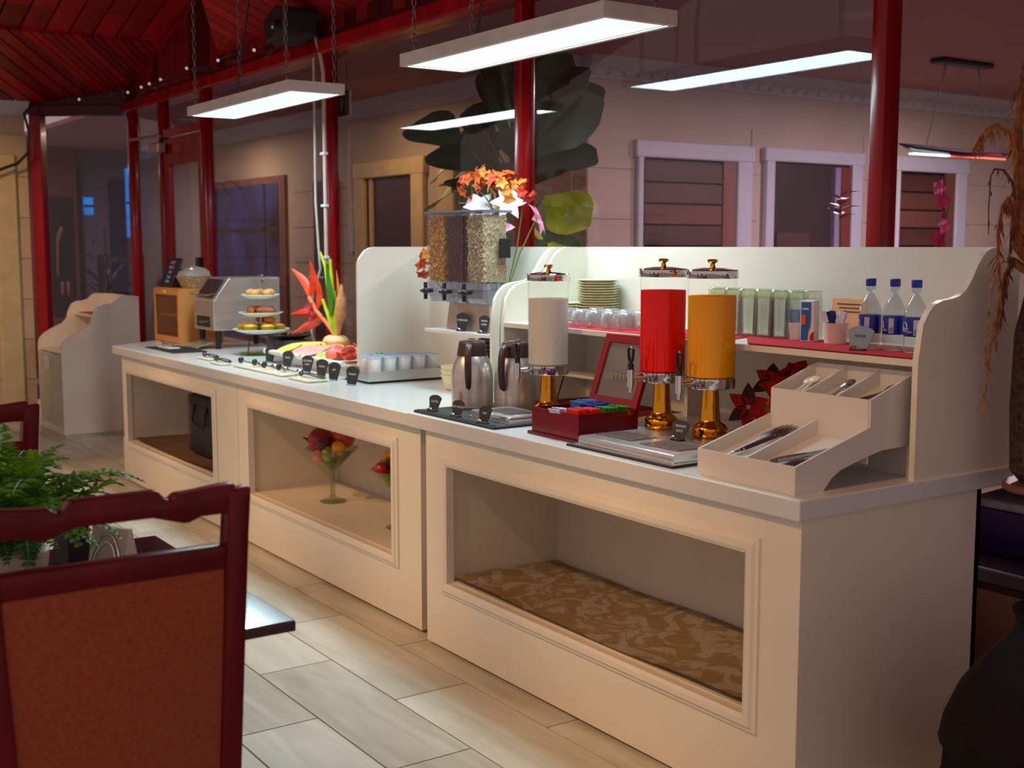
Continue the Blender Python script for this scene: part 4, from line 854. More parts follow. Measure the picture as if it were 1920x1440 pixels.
# serving plates with tongs and spoons
ivory = M('ivory_plate', (232, 230, 206), .3)
def oblong(x0, x1, y0, y1, label):
    t = thing('serving_plate', label, 'plate', ((x0+x1)/2, (y0+y1)/2, zt)); L, W = (x1-x0)/2, (y1-y0)/2
    MB().prism([(-L+.01, -W+.008), (L-.01, -W+.008), (L-.01, W-.008), (-L+.01, W-.008)], 0, .005).obj('foot', ivory, t)
    MB().box(-L, L, -W, W, .005, .012).obj('plate', ivory, t, bev=.003); return t
oblong(-6.14, -5.49, 2.385, 2.485, 'long narrow ivory plate with spoons at the counter edge'); oblong(-5.40, -5.17, 2.375, 2.49, 'short ivory plate with black tongs at the counter edge')
oblong(-6.68, -6.50, 2.39, 2.47, 'small ivory plate holding tongs, farther of two at the counter edge'); oblong(-6.37, -6.19, 2.345, 2.425, 'small ivory plate holding tongs, nearer of two at the counter edge')
def tongs(loc, rz, label, mat, L=.17):
    t = thing('tongs', label, 'tongs', loc, rz, 'serving tongs')
    for s in (-1, 1):
        MB().tube([(0, 0, .012), (L*.3, s*.012, .016), (L*.65, s*.018, .012), (L*.85, s*.010, .008), (L, s*.004, .006)], [.006, .007, .006, .008, .004], 6, flat=.5).obj('arm', mat, t, smooth=60)
    MB().ring((0, 0, .014), .010, .004, 10, 5, 'x').obj('pivot_ring', mat, t, smooth=60); return t
dk = M('dark_steel', (70, 72, 80), .25, .9)
tongs((-6.66, 2.43, zt+.0125), .1, 'dark tongs on the farther small ivory plate', dk); tongs((-6.36, 2.385, zt+.0125), .1, 'dark tongs on the nearer small ivory plate', dk)
tongs((-5.38, 2.44, zt+.0125), .15, 'black tongs on the short ivory plate before the platter', black, .2)
def ladle(loc, rz, label):
    t = thing('serving_spoon', label, 'spoon', loc, rz, 'serving spoons')
    MB().tube([(0, 0, .02), (.06, 0, .016), (.13, 0, .008), (.15, 0, .010)], [.004, .004, .003, .004], 6).obj('handle', chrome, t, smooth=60)
    MB().ball((.165, 0, .014), .022, 10, 6, (1.1, .8, .5)).obj('bowl', chrome, t, smooth=60)
    MB().ball((0, 0, .024), .018, 10, 6, (.6, 1, 1)).obj('knob', dk, t, smooth=60); return t
for k in range(4): ladle((-6.09+.155*k, 2.42+.012*(k % 2), zt+.0125), .25, 'chrome serving spoon on the long ivory plate, number %s from the left' % ['one', 'two', 'three', 'four'][k])
# pastry stand
ts = thing('tiered_stand', 'three-tier white plate stand with green liners on a black wire base', 'stand', (-6.72, 2.80, zt))
china = M('stand_china', (236, 236, 226), .25); green = M('green_liner', (96, 190, 30), .6)
for z, r in ((.125, .165), (.222, .130), (.325, .112)):
    p_ = MB().lathe([(r*.45, 0), (r*.5, 0), (r*.8, .012), (r, .026), (r, .029), (r*.75, .018), (r*.4, .008)], 36).obj('plate', china, ts, (0, 0, z), smooth=40)
    MB().lathe([(r*.2, .017), (r*.9, .0255), (r*.9, .0265), (r*.2, .018)], 28).obj('green_liner', green, p_)
MB().tube([(0, 0, .125), (0, 0, .425)], .004, 8).obj('rod', chrome, ts); MB().ring((0, 0, .448), .023, .004, 18, 6, 'x').obj('ring_handle', chrome, ts, smooth=60)
for a in range(4):
    an = a*PI/2+.4; MB().tube([(.09*math.cos(an), .09*math.sin(an), .125), (.115*math.cos(an), .115*math.sin(an), 0)], .003, 6).obj('wire_leg', black, ts)
MB().ring((0, 0, .122), .092, .003, 24, 6).obj('wire_ring', black, ts)
bun = M('golden_bun', (222, 150, 92), .6, var=.15, scale=30); sau = M('sausage_roll', (190, 104, 70), .5, var=.2, scale=25); tart = M('yellow_tart', (240, 190, 50), .5, var=.15, scale=30); crust = M('pastry_crust', (206, 140, 60), .6)
for k in range(5):
    a = k*1.25+.3; tag(MB().ball((0, 0, .018), .03, 10, 7, (1.1, 1, .75)).obj('bun', bun, None, (-6.72+.06*math.cos(a), 2.80+.06*math.sin(a), zt+.345), smooth=60), 'small golden bun on the top tier', 'bun', 'buns on the top tier')
for k in range(4):
    a = k*1.6; tag(MB().tube([(-.05, 0, .02), (-.03, 0, .022), (.03, 0, .022), (.05, 0, .02)], [.01, .019, .019, .01], 8).obj('pastry_roll', sau, None, (-6.72+.065*math.cos(a), 2.80+.065*math.sin(a), zt+.243), (0, 0, a+1.3), smooth=60), 'brown sausage roll on the middle tier', 'pastry', 'rolls on the middle tier')
for k in range(6):
    a = k*PI/3; t_ = thing('custard_tart', 'yellow custard tart on the bottom tier', 'tart', (-6.72+.095*math.cos(a), 2.80+.095*math.sin(a), zt+.149), 0, 'tarts on the bottom tier')
    MB().lathe([(.035, 0), (.044, .022), (.046, .024), (.04, .022)], 16).obj('crust', crust, t_, smooth=40); MB().ball((0, 0, .022), .04, 12, 6, (1, 1, .35)).obj('filling', tart, t_, smooth=60)
for k in range(2):
    tag(MB().ball((0, 0, .018), .036, 10, 6, (1.1, 1, .6)).obj('muffin', sau, None, (-6.74+.09*k-.02, 2.82+.01*k, zt+.188), smooth=60), ['brown muffin top left of the rod on the bottom tier', 'brown muffin top right of the rod on the bottom tier'][k], 'muffin', 'muffins on the bottom tier')
gp = thing('green_plate', 'bright green plate with a pink slice beneath the tiered stand', 'plate', (-6.74, 2.76, zt))
MB().lathe([(.04, 0), (.07, .004), (.085, .012), (.07, .008)], 24).obj('plate', M('lime_plate', (60, 170, 30), .4), gp, smooth=40); MB().box(-.03, .04, -.03, .02, .012, .022).obj('pink_slice', M('pink_jelly', (230, 130, 120), .4), gp, bev=.004)
# salad pan
sp_ = thing('salad_pan', 'round dark pan of mixed salad on a grey stand beside the tiered stand', 'pan', (-6.88, 3.03, zt))
MB().prism([(-.12, 0), (.12, 0), (.15, .075), (-.15, .075)], -.08, .08, 'y').obj('stand', M('grey_cast_stand', (96, 96, 108), .45, .4), sp_, bev=.006)
MB().lathe([(.10, .075), (.165, .098), (.172, .102), (.16, .100), (.09, .085)], 30).obj('pan', M('cast_iron', (36, 30, 34), .4), sp_, smooth=40)
sd = MB()
for k in range(60): sd.ball((random.gauss(0, .055), random.gauss(0, .055), .103+random.uniform(0, .012)), random.uniform(.008, .015), 6, 4, (1, 1, .6))
s1 = sd.obj('salad_bits', M('salad_mix', (170, 100, 80), .5, var=.6, scale=60), sp_, smooth=60); s1['kind'] = 'stuff'
for k in range(9):
    MB().leaf((random.uniform(-.1, .1), random.uniform(-.1, .1), .11), (random.gauss(0, 1), random.gauss(0, 1), .4), .06, .035, .5).obj('salad_leaf', leafm[0] if k % 3 else M('radicchio', (130, 30, 60), .5), sp_, smooth=60)
# heliconia in a coconut
hc = thing('heliconia_arrangement', 'red heliconia and green stems arranged in a trimmed coconut', 'flowers', (-6.27, 3.06, zt))
MB().lathe([(.05, 0), (.075, .015), (.086, .05), (.084, .085), (.075, .10)], 24).obj('coconut', M('coconut_husk', (206, 136, 30), .5, var=.12), hc, smooth=60)
MB().lathe([(.075, .10), (.062, .122), (.045, .130), (.02, .128)], 24).obj('coconut_top', M('coconut_white', (236, 200, 150), .6), hc, smooth=50)
ylg = M('yellow_green_stem', (180, 196, 30), .4, var=.2); hred = M('heliconia_red', (240, 66, 28), .45, var=.15, scale=20); hgreen = M('heliconia_leaf', (40, 130, 24), .4, var=.2)
for pth in [[(-.01, 0, .12), (-.05, -.01, .35), (-.10, -.01, .52), (-.14, -.02, .60)], [(.0, 0, .12), (-.03, 0, .38), (-.055, 0, .56)], [(.02, 0, .12), (.01, .0, .3), (-.01, 0, .38)], [(-.02, 0, .12), (-.07, -.01, .24), (-.12, -.02, .33)]]:
    MB().tube(pth, [.013, .012, .010, .007][:len(pth)], 8).obj('stem', ylg, hc, smooth=60)
def spathe(base, d, L, W, m): MB().leaf(base, d, L, W, .1, (0, 1, .2), 6, .004, .9).obj('bract', m, hc, smooth=60)
spathe((-.24, -.05, .34), (-.55, -.1, .65), .22, .07, hred); spathe((-.24, -.05, .34), (.25, 0, .9), .22, .07, hred); spathe((-.16, -.04, .27), (.12, 0, 1), .21, .055, hred)
spathe((-.16, -.05, .25), (-1, -.1, -.05), .26, .06, hred); spathe((-.10, -.03, .24), (-.75, -.1, -.3), .33, .06, hred)
MB().tube([(-.24, -.05, .34), (-.16, -.04, .26), (-.08, -.02, .2), (0, 0, .12)], [.012, .014, .012, .01], 8).obj('stem', M('coral_stem', (232, 120, 60), .5), hc, smooth=60)
MB().leaf((-.02, -.02, .24), (.12, -.1, 1), .32, .08, .05, (0, 1, 0)).obj('leaf', hgreen, hc, smooth=60); MB().leaf((.05, 0, .2), (-.02, 0, 1), .30, .05, .05, (0, 1, 0)).obj('leaf', M('orange_leaf', (216, 140, 60), .5), hc, smooth=60)
MB().tube([(.03, 0, .12), (.06, 0, .2), (.07, 0, .25), (.08, 0, .34), (.085, 0, .39), (.085, 0, .42)], [.012, .016, .034, .030, .012, .008], 10).obj('ginger_bud', M('ginger_bud', (206, 136, 92), .6, var=.2, scale=40), hc, smooth=60)
tz = MB()
for k in range(30):
    d = Vector((random.gauss(0, 1), random.gauss(0, 1), random.gauss(0, 1))).normalized(); tz.leaf(Vector((-.19, -.06, .275))+d*.012, d, .035, .014, .4, n=3)
tz.obj('pink_flower_head', M('magenta_petal', (216, 70, 130), .5, var=.3), hc, smooth=60)
# charger + cable
ad = thing('power_adapter', 'white power adapter lying by the coconut with a grey cable rising to the post', 'adapter', (-6.48, 3.07, zt))
MB().box(-.05, .05, -.02, .02, 0, .035).obj('adapter_body', M('adapter_white', (226, 222, 190), .4), ad, (0, 0, .012), (.0, -.5, .3), bev=.006)
MB().tube([(-.04, 0, .03), (-.12, .0, .10), (-.20, .02, .22), (-.18, .04, .36), (-.10, .05, .5), (-.12, .05, .62), (-.15, .05, .9), (-.145, .05, 1.3), (-.145, .05, 1.72)], .008, 8).obj('cable', M('grey_cable', (170, 164, 158), .5), ad, smooth=60)
cdt = thing('conduit', 'pale electric conduit clipped down the dark red post behind the counter', 'conduit', (-6.565, 3.152, 1.4))
MB().tube([(-.0, 0, 0), (0, 0, 1.1), (-.02, -.01, 1.22), (-.05, -.02, 1.3)], .012, 8).obj('pipe', M('pale_conduit', (188, 160, 150), .5), cdt, smooth=60)
for z in (.03, .33, .63, .98): MB().box(-.03, .03, -.016, .006, z, z+.015).obj('clip', letters, cdt)
# toaster
to = thing('conveyor_toaster', 'stainless conveyor toaster with sloping front and black legs', 'toaster', (-7.37, 2.69, zt))
ss = M('toaster_steel', (212, 206, 198), .26, .75, var=.12, scale=2, stretch=(1, 1, 9))
MB().prism([(0, .115), (.44, .115), (.44, .44), (.11, .44), (.10, .435), (0, .30)], -.175, .175, 'x').obj('body', ss, to, bev=.006)
MB().box(-.11, .11, -.004, .002, .135, .20).obj('outlet_slot', black, to); MB().prism([(.012, .322), (.09, .426), (.088, .428), (.010, .324)], -.13, .13, 'x').obj('loading_window', M('toaster_dark', (50, 30, 34), .3), to, (0, -.004, .002))
MB().tube([(-.14, -.03, .335), (.14, -.03, .335)], .006, 6).obj('feed_rack', chrome, to); MB().tube([(-.14, -.03, .335), (-.14, .02, .345)], .005, 6).tube([(.14, -.03, .335), (.14, .02, .345)], .005, 6).obj('rack_bracket', chrome, to)
MB().prism([(-.10, .01), (.06, .05), (.06, .054), (-.10, .014)], -.12, .12, 'x').obj('toast_chute', ss, to)
for x in (-.14, .14):
    for y in (.04, .40): MB().lathe([(.016, 0), (.022, .115)], 12).obj('leg', black, to, (x, y, 0), smooth=40)
for s in (-.03, .0, .03): MB().lathe([(.010, 0), (.010, .012)], 10).obj('control_knob', chrome, to, (s, 0, .165), (PI/2, 0, 0), smooth=40)
# bread box
bb = thing('bread_box', 'honey-coloured wooden bread box with two shelves behind a glass door', 'bread box', (-7.945, 2.66, zt))
oak = M('honey_wood', (214, 146, 74), .45, var=.1, scale=5, stretch=(1, 1, .3))
MB().box(-.255, -.237, 0, .28, 0, .36).box(.237, .255, 0, .28, 0, .36).box(-.237, .237, 0, .28, 0, .018).box(-.237, .237, 0, .28, .342, .36).box(-.237, .237, .265, .28, .018, .342).obj('carcass', oak, bb)
MB().box(-.237, .237, .02, .265, .175, .187).obj('shelf', oak, bb)
dr = MB().box(-.25, -.215, -.014, 0, .005, .355).box(.215, .25, -.014, 0, .005, .355).box(-.215, .215, -.014, 0, .005, .045).box(-.215, .215, -.014, 0, .315, .355).obj('door', oak, bb)
MB().box(-.215, .215, -.009, -.005, .045, .315).obj('door_glass', thin_glass('door_glass', (240, 225, 205), 1), dr)
MB().box(-.05, -.03, -.022, -.014, .325, .345).box(-.02, 0, -.022, -.014, .325, .345).obj('catch', M('pale_wood', (240, 190, 120), .5), dr)
for k, (x, z) in enumerate([(-.02, .19), (.08, .19), (.16, .19)]): tag(MB().ball((0, 0, .03), .045, 10, 6, (1, 1, .65)).obj('bread_roll', bun, None, (-7.945+x, 2.78, zt+z), smooth=60), 'round bread roll behind glass on the upper shelf of the bread box', 'bread', 'rolls in the bread box')
tag(MB().box(-.06, .06, -.04, .04, 0, .13).obj('bread_loaf', M('loaf', (206, 160, 96), .6), None, (-7.87, 2.78, zt+.04), (0, .35, 0), bev=.02, smooth=50), 'pale loaf leaning on the lower shelf of the bread box', 'bread')
cb = thing('chalkboard_sign', 'small leaning black chalkboard menu on top of the bread box', 'sign', (-8.08, 2.70, zt+.36), 0)
bdd = MB().box(-.12, .12, -.006, .006, 0, .19).obj('board', M('chalk_navy', (26, 34, 58), .7), cb, (0, 0, .008), (-.35, .0, 0)); fb = M('board_frame', (30, 26, 36), .5)
MB().box(-.13, -.118, -.008, .008, -.006, .196).box(.118, .13, -.008, .008, -.006, .196).box(-.118, .118, -.008, .008, .184, .196).box(-.118, .118, -.008, .008, -.006, .006).obj('frame', fb, bdd)
MB().box(-.10, .10, .07, .08, 0, .12).obj('rear_leg', fb, cb)
for i, (s, c) in enumerate([('SWEET', (214, 150, 170)), ('BREAD', (200, 140, 160)), ('Roll', (170, 190, 220)), ('Toast', (170, 190, 220)), ('Muffin', (170, 190, 220))]):
    text(s, .032, M('chalk_%d' % (i > 1), c, .7), bdd, (.0, -.008, .162-i*.033))
bg = thing('bread_bag', 'crumpled clear bag of bread in a wicker basket on the bread box', 'bag', (-7.83, 2.80, zt+.36))
MB().lathe([(.07, 0), (.085, .015), (.115, .075), (.12, .08), (.11, .075), (.06, .01)], 20).obj('basket', M('wicker', (190, 170, 130), .7, var=.3, scale=80), bg, smooth=40)
pb = MB().ball((0, 0, .08), .10, 14, 8, (1.1, 1, .55)); pb.v = [(x+random.uniform(-.012, .012), y+random.uniform(-.012, .012), z+random.uniform(-.01, .01)) for x, y, z in pb.v]
pb.obj('plastic_bag', thin_glass('cling_bag', (235, 235, 238), 2, .1, .4, (220, 215, 210)), bg)
m1 = tag(MB().box(-7.60, -7.07, 2.39, 2.60, zt, zt+.006).obj('bar_mat', rubber, bev=.002), 'black mat before the toaster with tongs on a plate', 'mat')
pp = thing('serving_plate', 'small ivory plate on the black mat before the bread box', 'plate', (-7.42, 2.48, zt+.006)); MB().box(-.10, .10, -.04, .04, 0, .008).obj('plate', ivory, pp, bev=.003)
tongs((-7.50, 2.47, zt+.0145), .1, 'steel tongs on the plate on the black mat', chrome)
# ---------------------------------------------------------------- niches
bgk = thing('black_bag', 'black boxy bag with a taped brown end, standing in the far counter niche', 'bag', (-6.72, 2.56, .284))
bm_ = MB().box(-.26, .32, -.12, .12, 0, .36)
bm_.obj('body', M('black_nylon', (30, 26, 30), .55, var=.3, scale=10, bump=.5, bscale=20), bgk, bev=.03, smooth=50)
MB().box(-.30, -.255, -.12, .12, .01, .35).obj('taped_end', M('grey_brown_wrap', (92, 74, 72), .4, var=.3, scale=12, bump=.5, bscale=14), bgk, bev=.02, smooth=50)
MB().tube([(-.15, -.125, .30), (-.15, -.14, .2), (-.05, -.14, .18), (.05, -.14, .2), (.05, -.125, .30)], .008, 6).obj('strap', black, bgk, smooth=60)
gob = thin_glass('goblet_glass', (226, 232, 214), 1.6, 0, .06, (200, 205, 180))
def goblet(x, y, label):
    t = thing('glass_goblet', label, 'goblet', (x, y, .2745), 0, 'big glass goblets')
    MB().lathe([(.062, 0), (.066, .004), (.05, .010), (.018, .018), (.013, .028)], 28).obj('foot', gob, t, smooth=50)
    MB().lathe([(.013, .028), (.0115, .08), (.013, .15)], 16, cap=False).obj('stem', gob, t, smooth=50)
    MB().lathe([(.012, .150), (.022, .156), (.026, .162), (.13, .262), (.127, .262), (.03, .17), (.014, .162)], 40, cap=False).obj('bowl', gob, t, smooth=50)
    return t
goblet(-5.275, 2.545, 'tall glass goblet heaped with red fruit, left one in the middle counter niche'); goblet(-4.60, 2.545, 'tall glass goblet with orange and berries, right one partly behind the niche frame')
def fruit(nm, loc, r, col, label, sq=(1, 1, 1), grp=None, stemmed=True):
    t = thing(nm, label, 'fruit', loc, random.uniform(0, 3), grp)
    MB().ball((0, 0, 0), r, 14, 10, sq).obj('skin', M('fruit_'+nm, col, .3, var=.18, scale=20, coat=.2), t, smooth=80)
    if stemmed: MB().tube([(0, 0, r*sq[2]*.9), (.003, 0, r*sq[2]+.008)], .0018, 5).obj('stalk', M('stalk', (70, 50, 26), .7), t)
gx, gy, gz = -5.275, 2.545, .2745
fruit('red_apple', (gx-.045, gy-.035, gz+.295), .065, (172, 10, 22), 'large glossy red apple at the left of the heaped goblet')
fruit('peach', (gx-.02, gy-.055, gz+.225), .035, (230, 96, 70), 'coral peach low inside the left goblet, below the red apple')
fruit('plum', (gx+.03, gy-.06, gz+.285), .036, (96, 12, 34), 'dark red plum in the middle of the left goblet')
fruit('lime', (gx+.055, gy-.05, gz+.245), .030, (150, 160, 34), 'green lime at the rim of the left goblet', (1, 1, 1.25))
fruit('orange', (gx+.09, gy-.01, gz+.272), .036, (240, 160, 30), 'yellow orange fruit at the right rim of the left goblet')
fruit('nectarine', (gx+.05, gy+.04, gz+.318), .055, (206, 60, 34), 'orange red nectarine at the back of the left goblet')
fruit('fig', (gx+.0, gy+.0, gz+.205), .026, (110, 120, 50), 'small green fruit at the bottom of the left goblet')
MB().leaf((-.12, -.05, .27), (-.5, -.4, .6), .06, .04, .3).obj('garnish_leaf', leafm[2], bpy.data.objects['glass_goblet'], smooth=60)
gx = -4.60
t_ = thing('orange_slice', 'thick curved orange slice standing in the right goblet', 'fruit', (gx-.03, gy-.02, gz+.25))
MB().ring((0, 0, 0), .075, .022, 18, 8, 'y', -.4, PI+.4).obj('rind', M('orange_rind', (240, 158, 20), .4, var=.1), t_, smooth=60); MB().prism([(.06*math.cos(a), .06*math.sin(a)) for a in [i*PI/8 for i in range(9)]], -.008, .008, 'y').obj('flesh', M('dark_flesh', (60, 24, 40), .4), t_)
fruit('cherry', (gx-.03, gy-.075, gz+.262), .034, (180, 14, 26), 'large red cherry-like fruit in the right goblet')
fruit('grape', (gx-.085, gy-.05, gz+.252), .020, (24, 26, 60), 'dark blue grape at the left rim of the right goblet')
fruit('green_apple', (gx-.03, gy-.04, gz+.215), .036, (150, 170, 50), 'green apple low inside the right goblet')

# ================================================================ FOREGROUND TABLE AND CHAIRS
chairwood = M('mahogany_chair', (104, 4, 18), .3, var=.2, scale=8, stretch=(1, 1, .3), coat=.04, spec=.22)
uph = M('brown_upholstery', (158, 72, 44), .85, var=.1, scale=90, bump=.25, bscale=500)
def chair(loc, rz, label):
    """back in the plane x=0 (back side towards +x), seat towards -x; y across; origin on the floor below the back"""
    t = thing('dining_chair', label, 'chair', loc, rz, 'mahogany dining chairs')
    hw = .245
    for s in (-1, 1):
        MB().prism([(s*hw, 1.0+.066), (s*(hw-.044), 1.0+.058), (s*(hw-.050), .98), (s*(hw-.078), .45), (s*(hw-.085), 0), (s*(hw-.045), 0), (s*(hw-.036), .45), (s*(hw-.006), .98), (s*(hw-.001), 1.045)], -.022, .018, 'x').obj('rear_leg', chairwood, t, bev=.006, smooth=40)
        MB().box(-.46, -.42, s*.20-.02, s*.20+.02, 0, .43).obj('front_leg', chairwood, t, bev=.004)
        MB().box(-.42, -.02, s*.20-.012, s*.20+.012, .36, .42).obj('seat_rail', chairwood, t)
    top = []; n = 40
    for i in range(n+1):
        u = i/n; y = -hw+.03+(2*hw-.06)*u; a = abs(u-.5)*2
        zt_ = 1.067
        if a < .36: zt_ = 1.074
        elif a < .50: zt_ = 1.074-(.018*math.sin((a-.36)/.14*PI))-.004*(a-.36)/.14
        else: zt_ = 1.067-.004*math.cos((a-.5)*6)+.002
        top.append((y, zt_))
    bot = []
    for i in range(n+1):
        u = 1-i/n; y = -hw+.03+(2*hw-.06)*u; a = abs(u-.5)*2
        zb = 1.020
        if a < .30: zb = 1.028
        elif a < .58: zb = 1.028-.018*(a-.30)/.28
        elif a < .7: zb = 1.010+.010*(a-.58)/.12
        bot.append((y, zb))
    MB().prism(top+bot, -.02, .016, 'x').obj('top_rail', chairwood, t, bev=.004, smooth=40)
    MB().box(-.02, .016, -hw+.05, hw-.05, .920, .962).obj('cross_rail', chairwood, t, bev=.005, smooth=40)
    MB().box(-.024, .012, -hw+.052, hw-.052, .50, .920).obj('back_pad', uph, t, bev=.006, smooth=40)
    MB().box(-.018, .014, -hw+.07, hw-.07, .46, .50).obj('lower_rail', chairwood, t)
    MB().box(-.47, -.03, -.215, .215, .42, .475).obj('seat', uph, t, bev=.02, smooth=50)
    return t
c1 = chair((-2.09, .593, 0), 0, 'mahogany dining chair with brown upholstered back in the left foreground')
c2 = chair((-3.53, .560, 0), PI, 'mahogany dining chair beyond the fern on the far side of the table')
tbl = thing('dining_table', 'dark glossy square dining table behind the foreground chair', 'table', (-2.66, .545, 0))
tw = M('dark_table_gloss', (58, 24, 40), .12, var=.1, coat=.5)
MB().box(-.44, .44, -.44, .44, .727, .75).obj('top', tw, tbl, bev=.003); MB().box(-.05, .05, -.05, .05, .03, .727).obj('pedestal', black, tbl, bev=.006)
MB().box(-.28, .28, -.04, .04, 0, .03).box(-.04, .04, -.28, .28, 0, .03).obj('cross_foot', black, tbl)
# fern
fe = thing('potted_fern', 'bushy bright green fern in a pot on the dining table', 'plant', (-2.80, .57, .7505))
MB().lathe([(.055, 0), (.07, .02), (.078, .08), (.07, .085)], 20).obj('pot', M('cream_pot', (214, 206, 190), .4), fe, smooth=40)
fg = [M('fern_green', (104, 172, 30), .5, var=.3, scale=30), M('fern_yellow_green', (150, 200, 40), .5, var=.3, scale=30), M('fern_deep', (40, 110, 40), .5, var=.3, scale=30)]
def frond(L, droop, mat):
    mb = MB(); n = 22; p = Vector((0, 0, 0)); d = Vector((.62, 0, .78)); pts = [p.copy()]; side = Vector((0, 1, 0))
    for i in range(n):
        t = i/n; d = (d+Vector((0, 0, -droop/n*(1+t)))).normalized(); q = p+d*(L/n); nrm = side.cross(d).normalized()*-1
        l = .034*math.sin(PI*(.12+.86*t))+.004
        for s in (-1, 1):
            v = (side*s*.92+d*.35+nrm*random.uniform(-.1, .35)).normalized()
            mb.leaf(q, v, l, .011, .5, tuple(nrm), 2, .0006, .1)
        p = q; pts.append(p.copy())
    mb.tube(pts, [.0018]*len(pts), 4); return mb.mesh('frond', mat, 60)
frs = [frond(.26, 1.1, fg[0]), frond(.22, .8, fg[1]), frond(.28, 1.6, fg[2]), frond(.20, .5, fg[1]), frond(.30, 1.3, fg[0])]
for k in range(140):
    link('frond', random.choice(frs), fe, (random.uniform(-.04, .04), random.uniform(-.04, .04), .08), (random.uniform(-.15, .15), random.uniform(-.95, .12), k*2.399), random.uniform(.75, 1.25))
nh = thing('napkin_holder', 'chrome napkin holder with white napkins on the dining table', 'napkin holder', (-2.80, .79, .7505), .5)
MB().box(-.06, .06, -.03, .03, 0, .006).obj('base', chrome, nh, bev=.002)
MB().prism([(-.028, .006), (.028, .006), (.006, .105), (-.006, .105)], -.055, .055, 'x').obj('napkins', M('napkin_paper', (226, 222, 204), .8), nh)
for s in (-1, 1):
    for r, q in ((.046, 0), (.036, .003)):
        MB().tube([(r*math.cos(a), s*(.032-.024*(.085*math.sin(a))/.1)+s*q, .006+.085*math.sin(a)*r/.046) for a in [PI*i/14 for i in range(15)]], .0028, 6).obj('wire_arch', chrome, nh, smooth=60)
tag(MB().box(-.03, .03, -.03, .03, 0, .10).obj('menu_block', M('ebony_block', (34, 28, 30), .4), None, (-2.93, .73, .7505), (0, 0, .4), bev=.004), 'small black block between the fern and the napkin holder', 'box')

# ================================================================ RIGHT-HAND EDGE: urn, console, dried stalks
ur = thing('dark_urn', 'large dark charcoal urn with a ribbed belly standing right of the counter', 'urn', (-1.50, 2.60, 0))
ur.scale = (1.15, 1.15, 1.06)
MB().lathe([(.16, 0), (.20, .03), (.24, .12), (.255, .22), (.25, .30)], 40).obj('ribbed_base', M('urn_black', (13, 12, 14), .85, spec=.15), ur, smooth=20)
for k in range(6): MB().ring((0, 0, .06+k*.04), .215+.035*math.sin(k/5*PI*.7), .010, 40, 6).obj('rib', M('urn_black', (0, 0, 0)), ur, smooth=60)
MB().lathe([(.25, .30), (.262, .32), (.255, .36), (.225, .44), (.17, .52), (.13, .57), (.12, .60), (.13, .625), (.11, .62), (.10, .56)], 40).obj('shoulder', M('urn_charcoal', (20, 18, 21), .85, spec=.15), ur, smooth=50)
cs = thing('console_table', 'reddish brown wooden console with a lower shelf behind the low wall at right', 'console', (-2.1, 3.65, 0))
MB().box(-.8, .9, -.22, .22, .745, .78).obj('top', woodp, cs, bev=.004); MB().box(-.8, .9, -.2, .22, .46, .50).obj('lower_shelf', redwood_d, cs)
for x in (-.75, .85):
    for y_ in (-.18, .18): MB().box(x-.03, x+.03, y_-.03, y_+.03, 0, .745).obj('leg', redwood_d, cs)
tag(MB().box(-.35, .45, -.16, .14, 0, .15).obj('purple_box', M('indigo_box', (46, 32, 84), .4, var=.1), None, (-2.15, 3.64, .5005), bev=.01, smooth=50), 'dark indigo box on the lower shelf of the console', 'box')
fc = MB().box(-.3, .3, -.15, .14, 0, .035); fc.v = [(x, y_, z+.01*math.sin(x*19+y_*8)*(z > 0)) for x, y_, z in fc.v]
tag(fc.obj('folded_cloth', M('grey_lilac_cloth', (176, 166, 176), .8, var=.15, scale=12), None, (-2.12, 3.63, .651), bev=.01, smooth=50), 'folded pale grey cloth on the dark indigo box', 'cloth')
ps = thing('plant_stand', 'slim dark stand under the woven vase at the right edge', 'stand', (-1.85, 3.02, 0))
MB().lathe([(.12, .845), (.125, .85), (.125, .862), (.12, .866)], 28).obj('top', woodp, ps, smooth=30); MB().tube([(0, 0, .02), (0, 0, .845)], .02, 10).obj('stem', black, ps, smooth=60); MB().lathe([(.11, 0), (.10, .02), (.03, .03)], 24).obj('foot', black, ps, smooth=40)
vz = thing('woven_vase', 'tall brown woven vase with dried drooping stalks at the right edge', 'vase', (-1.85, 3.02, .8665))
mbv = MB().lathe([(.08, 0), (.105, .03), (.112, .2), (.108, .4), (.085, .52), (.09, .56), (.07, .54)], 36)
mbv.v = [(x*(1+.02*((i % 36) % 2)), y_*(1+.02*((i % 36) % 2)), z) for i, (x, y_, z) in enumerate(mbv.v)]
mbv.obj('vase_body', M('woven_rattan', (66, 40, 34), .7, var=.6, scale=60, bump=.8, bscale=70), vz, smooth=30)
dry = [M('dried_stalk_a', (150, 84, 40), .7, var=.3, scale=40), M('dried_stalk_b', (176, 110, 50), .7, var=.3, scale=40), M('dried_stalk_c', (110, 56, 34), .7, var=.3, scale=40)]
def stalk(pts, r, m, hair=0, hl=.06):
    """points given as (y, z) in the plane x = -1.95, plus the mouth of the vase"""
    P = [Vector((0, 0, .5))]+[Vector((-.10, y_-3.02, z-.8665)) for y_, z in pts]
    mb = MB(); mb.tube(P, [r*(1-.7*i/(len(P)-1)) for i in range(len(P))], 5)
    for k in range(hair):
        t = random.uniform(.3, 1)*(len(P)-1); i = min(int(t), len(P)-2); q = P[i].lerp(P[i+1], t-i)
        d = Vector((random.gauss(0, .4), random.gauss(0, .45), -1)).normalized(); mb.leaf(q, d, hl*random.uniform(.5, 1.2), .006, .2, n=2, th=.0006)
    mb.obj('stalk', m, vz, smooth=60)
stalk([(2.975, 1.50), (2.965, 1.60), (2.955, 1.72), (2.945, 1.82), (2.955, 1.92), (2.97, 2.0)], .022, dry[0], 60, .09)
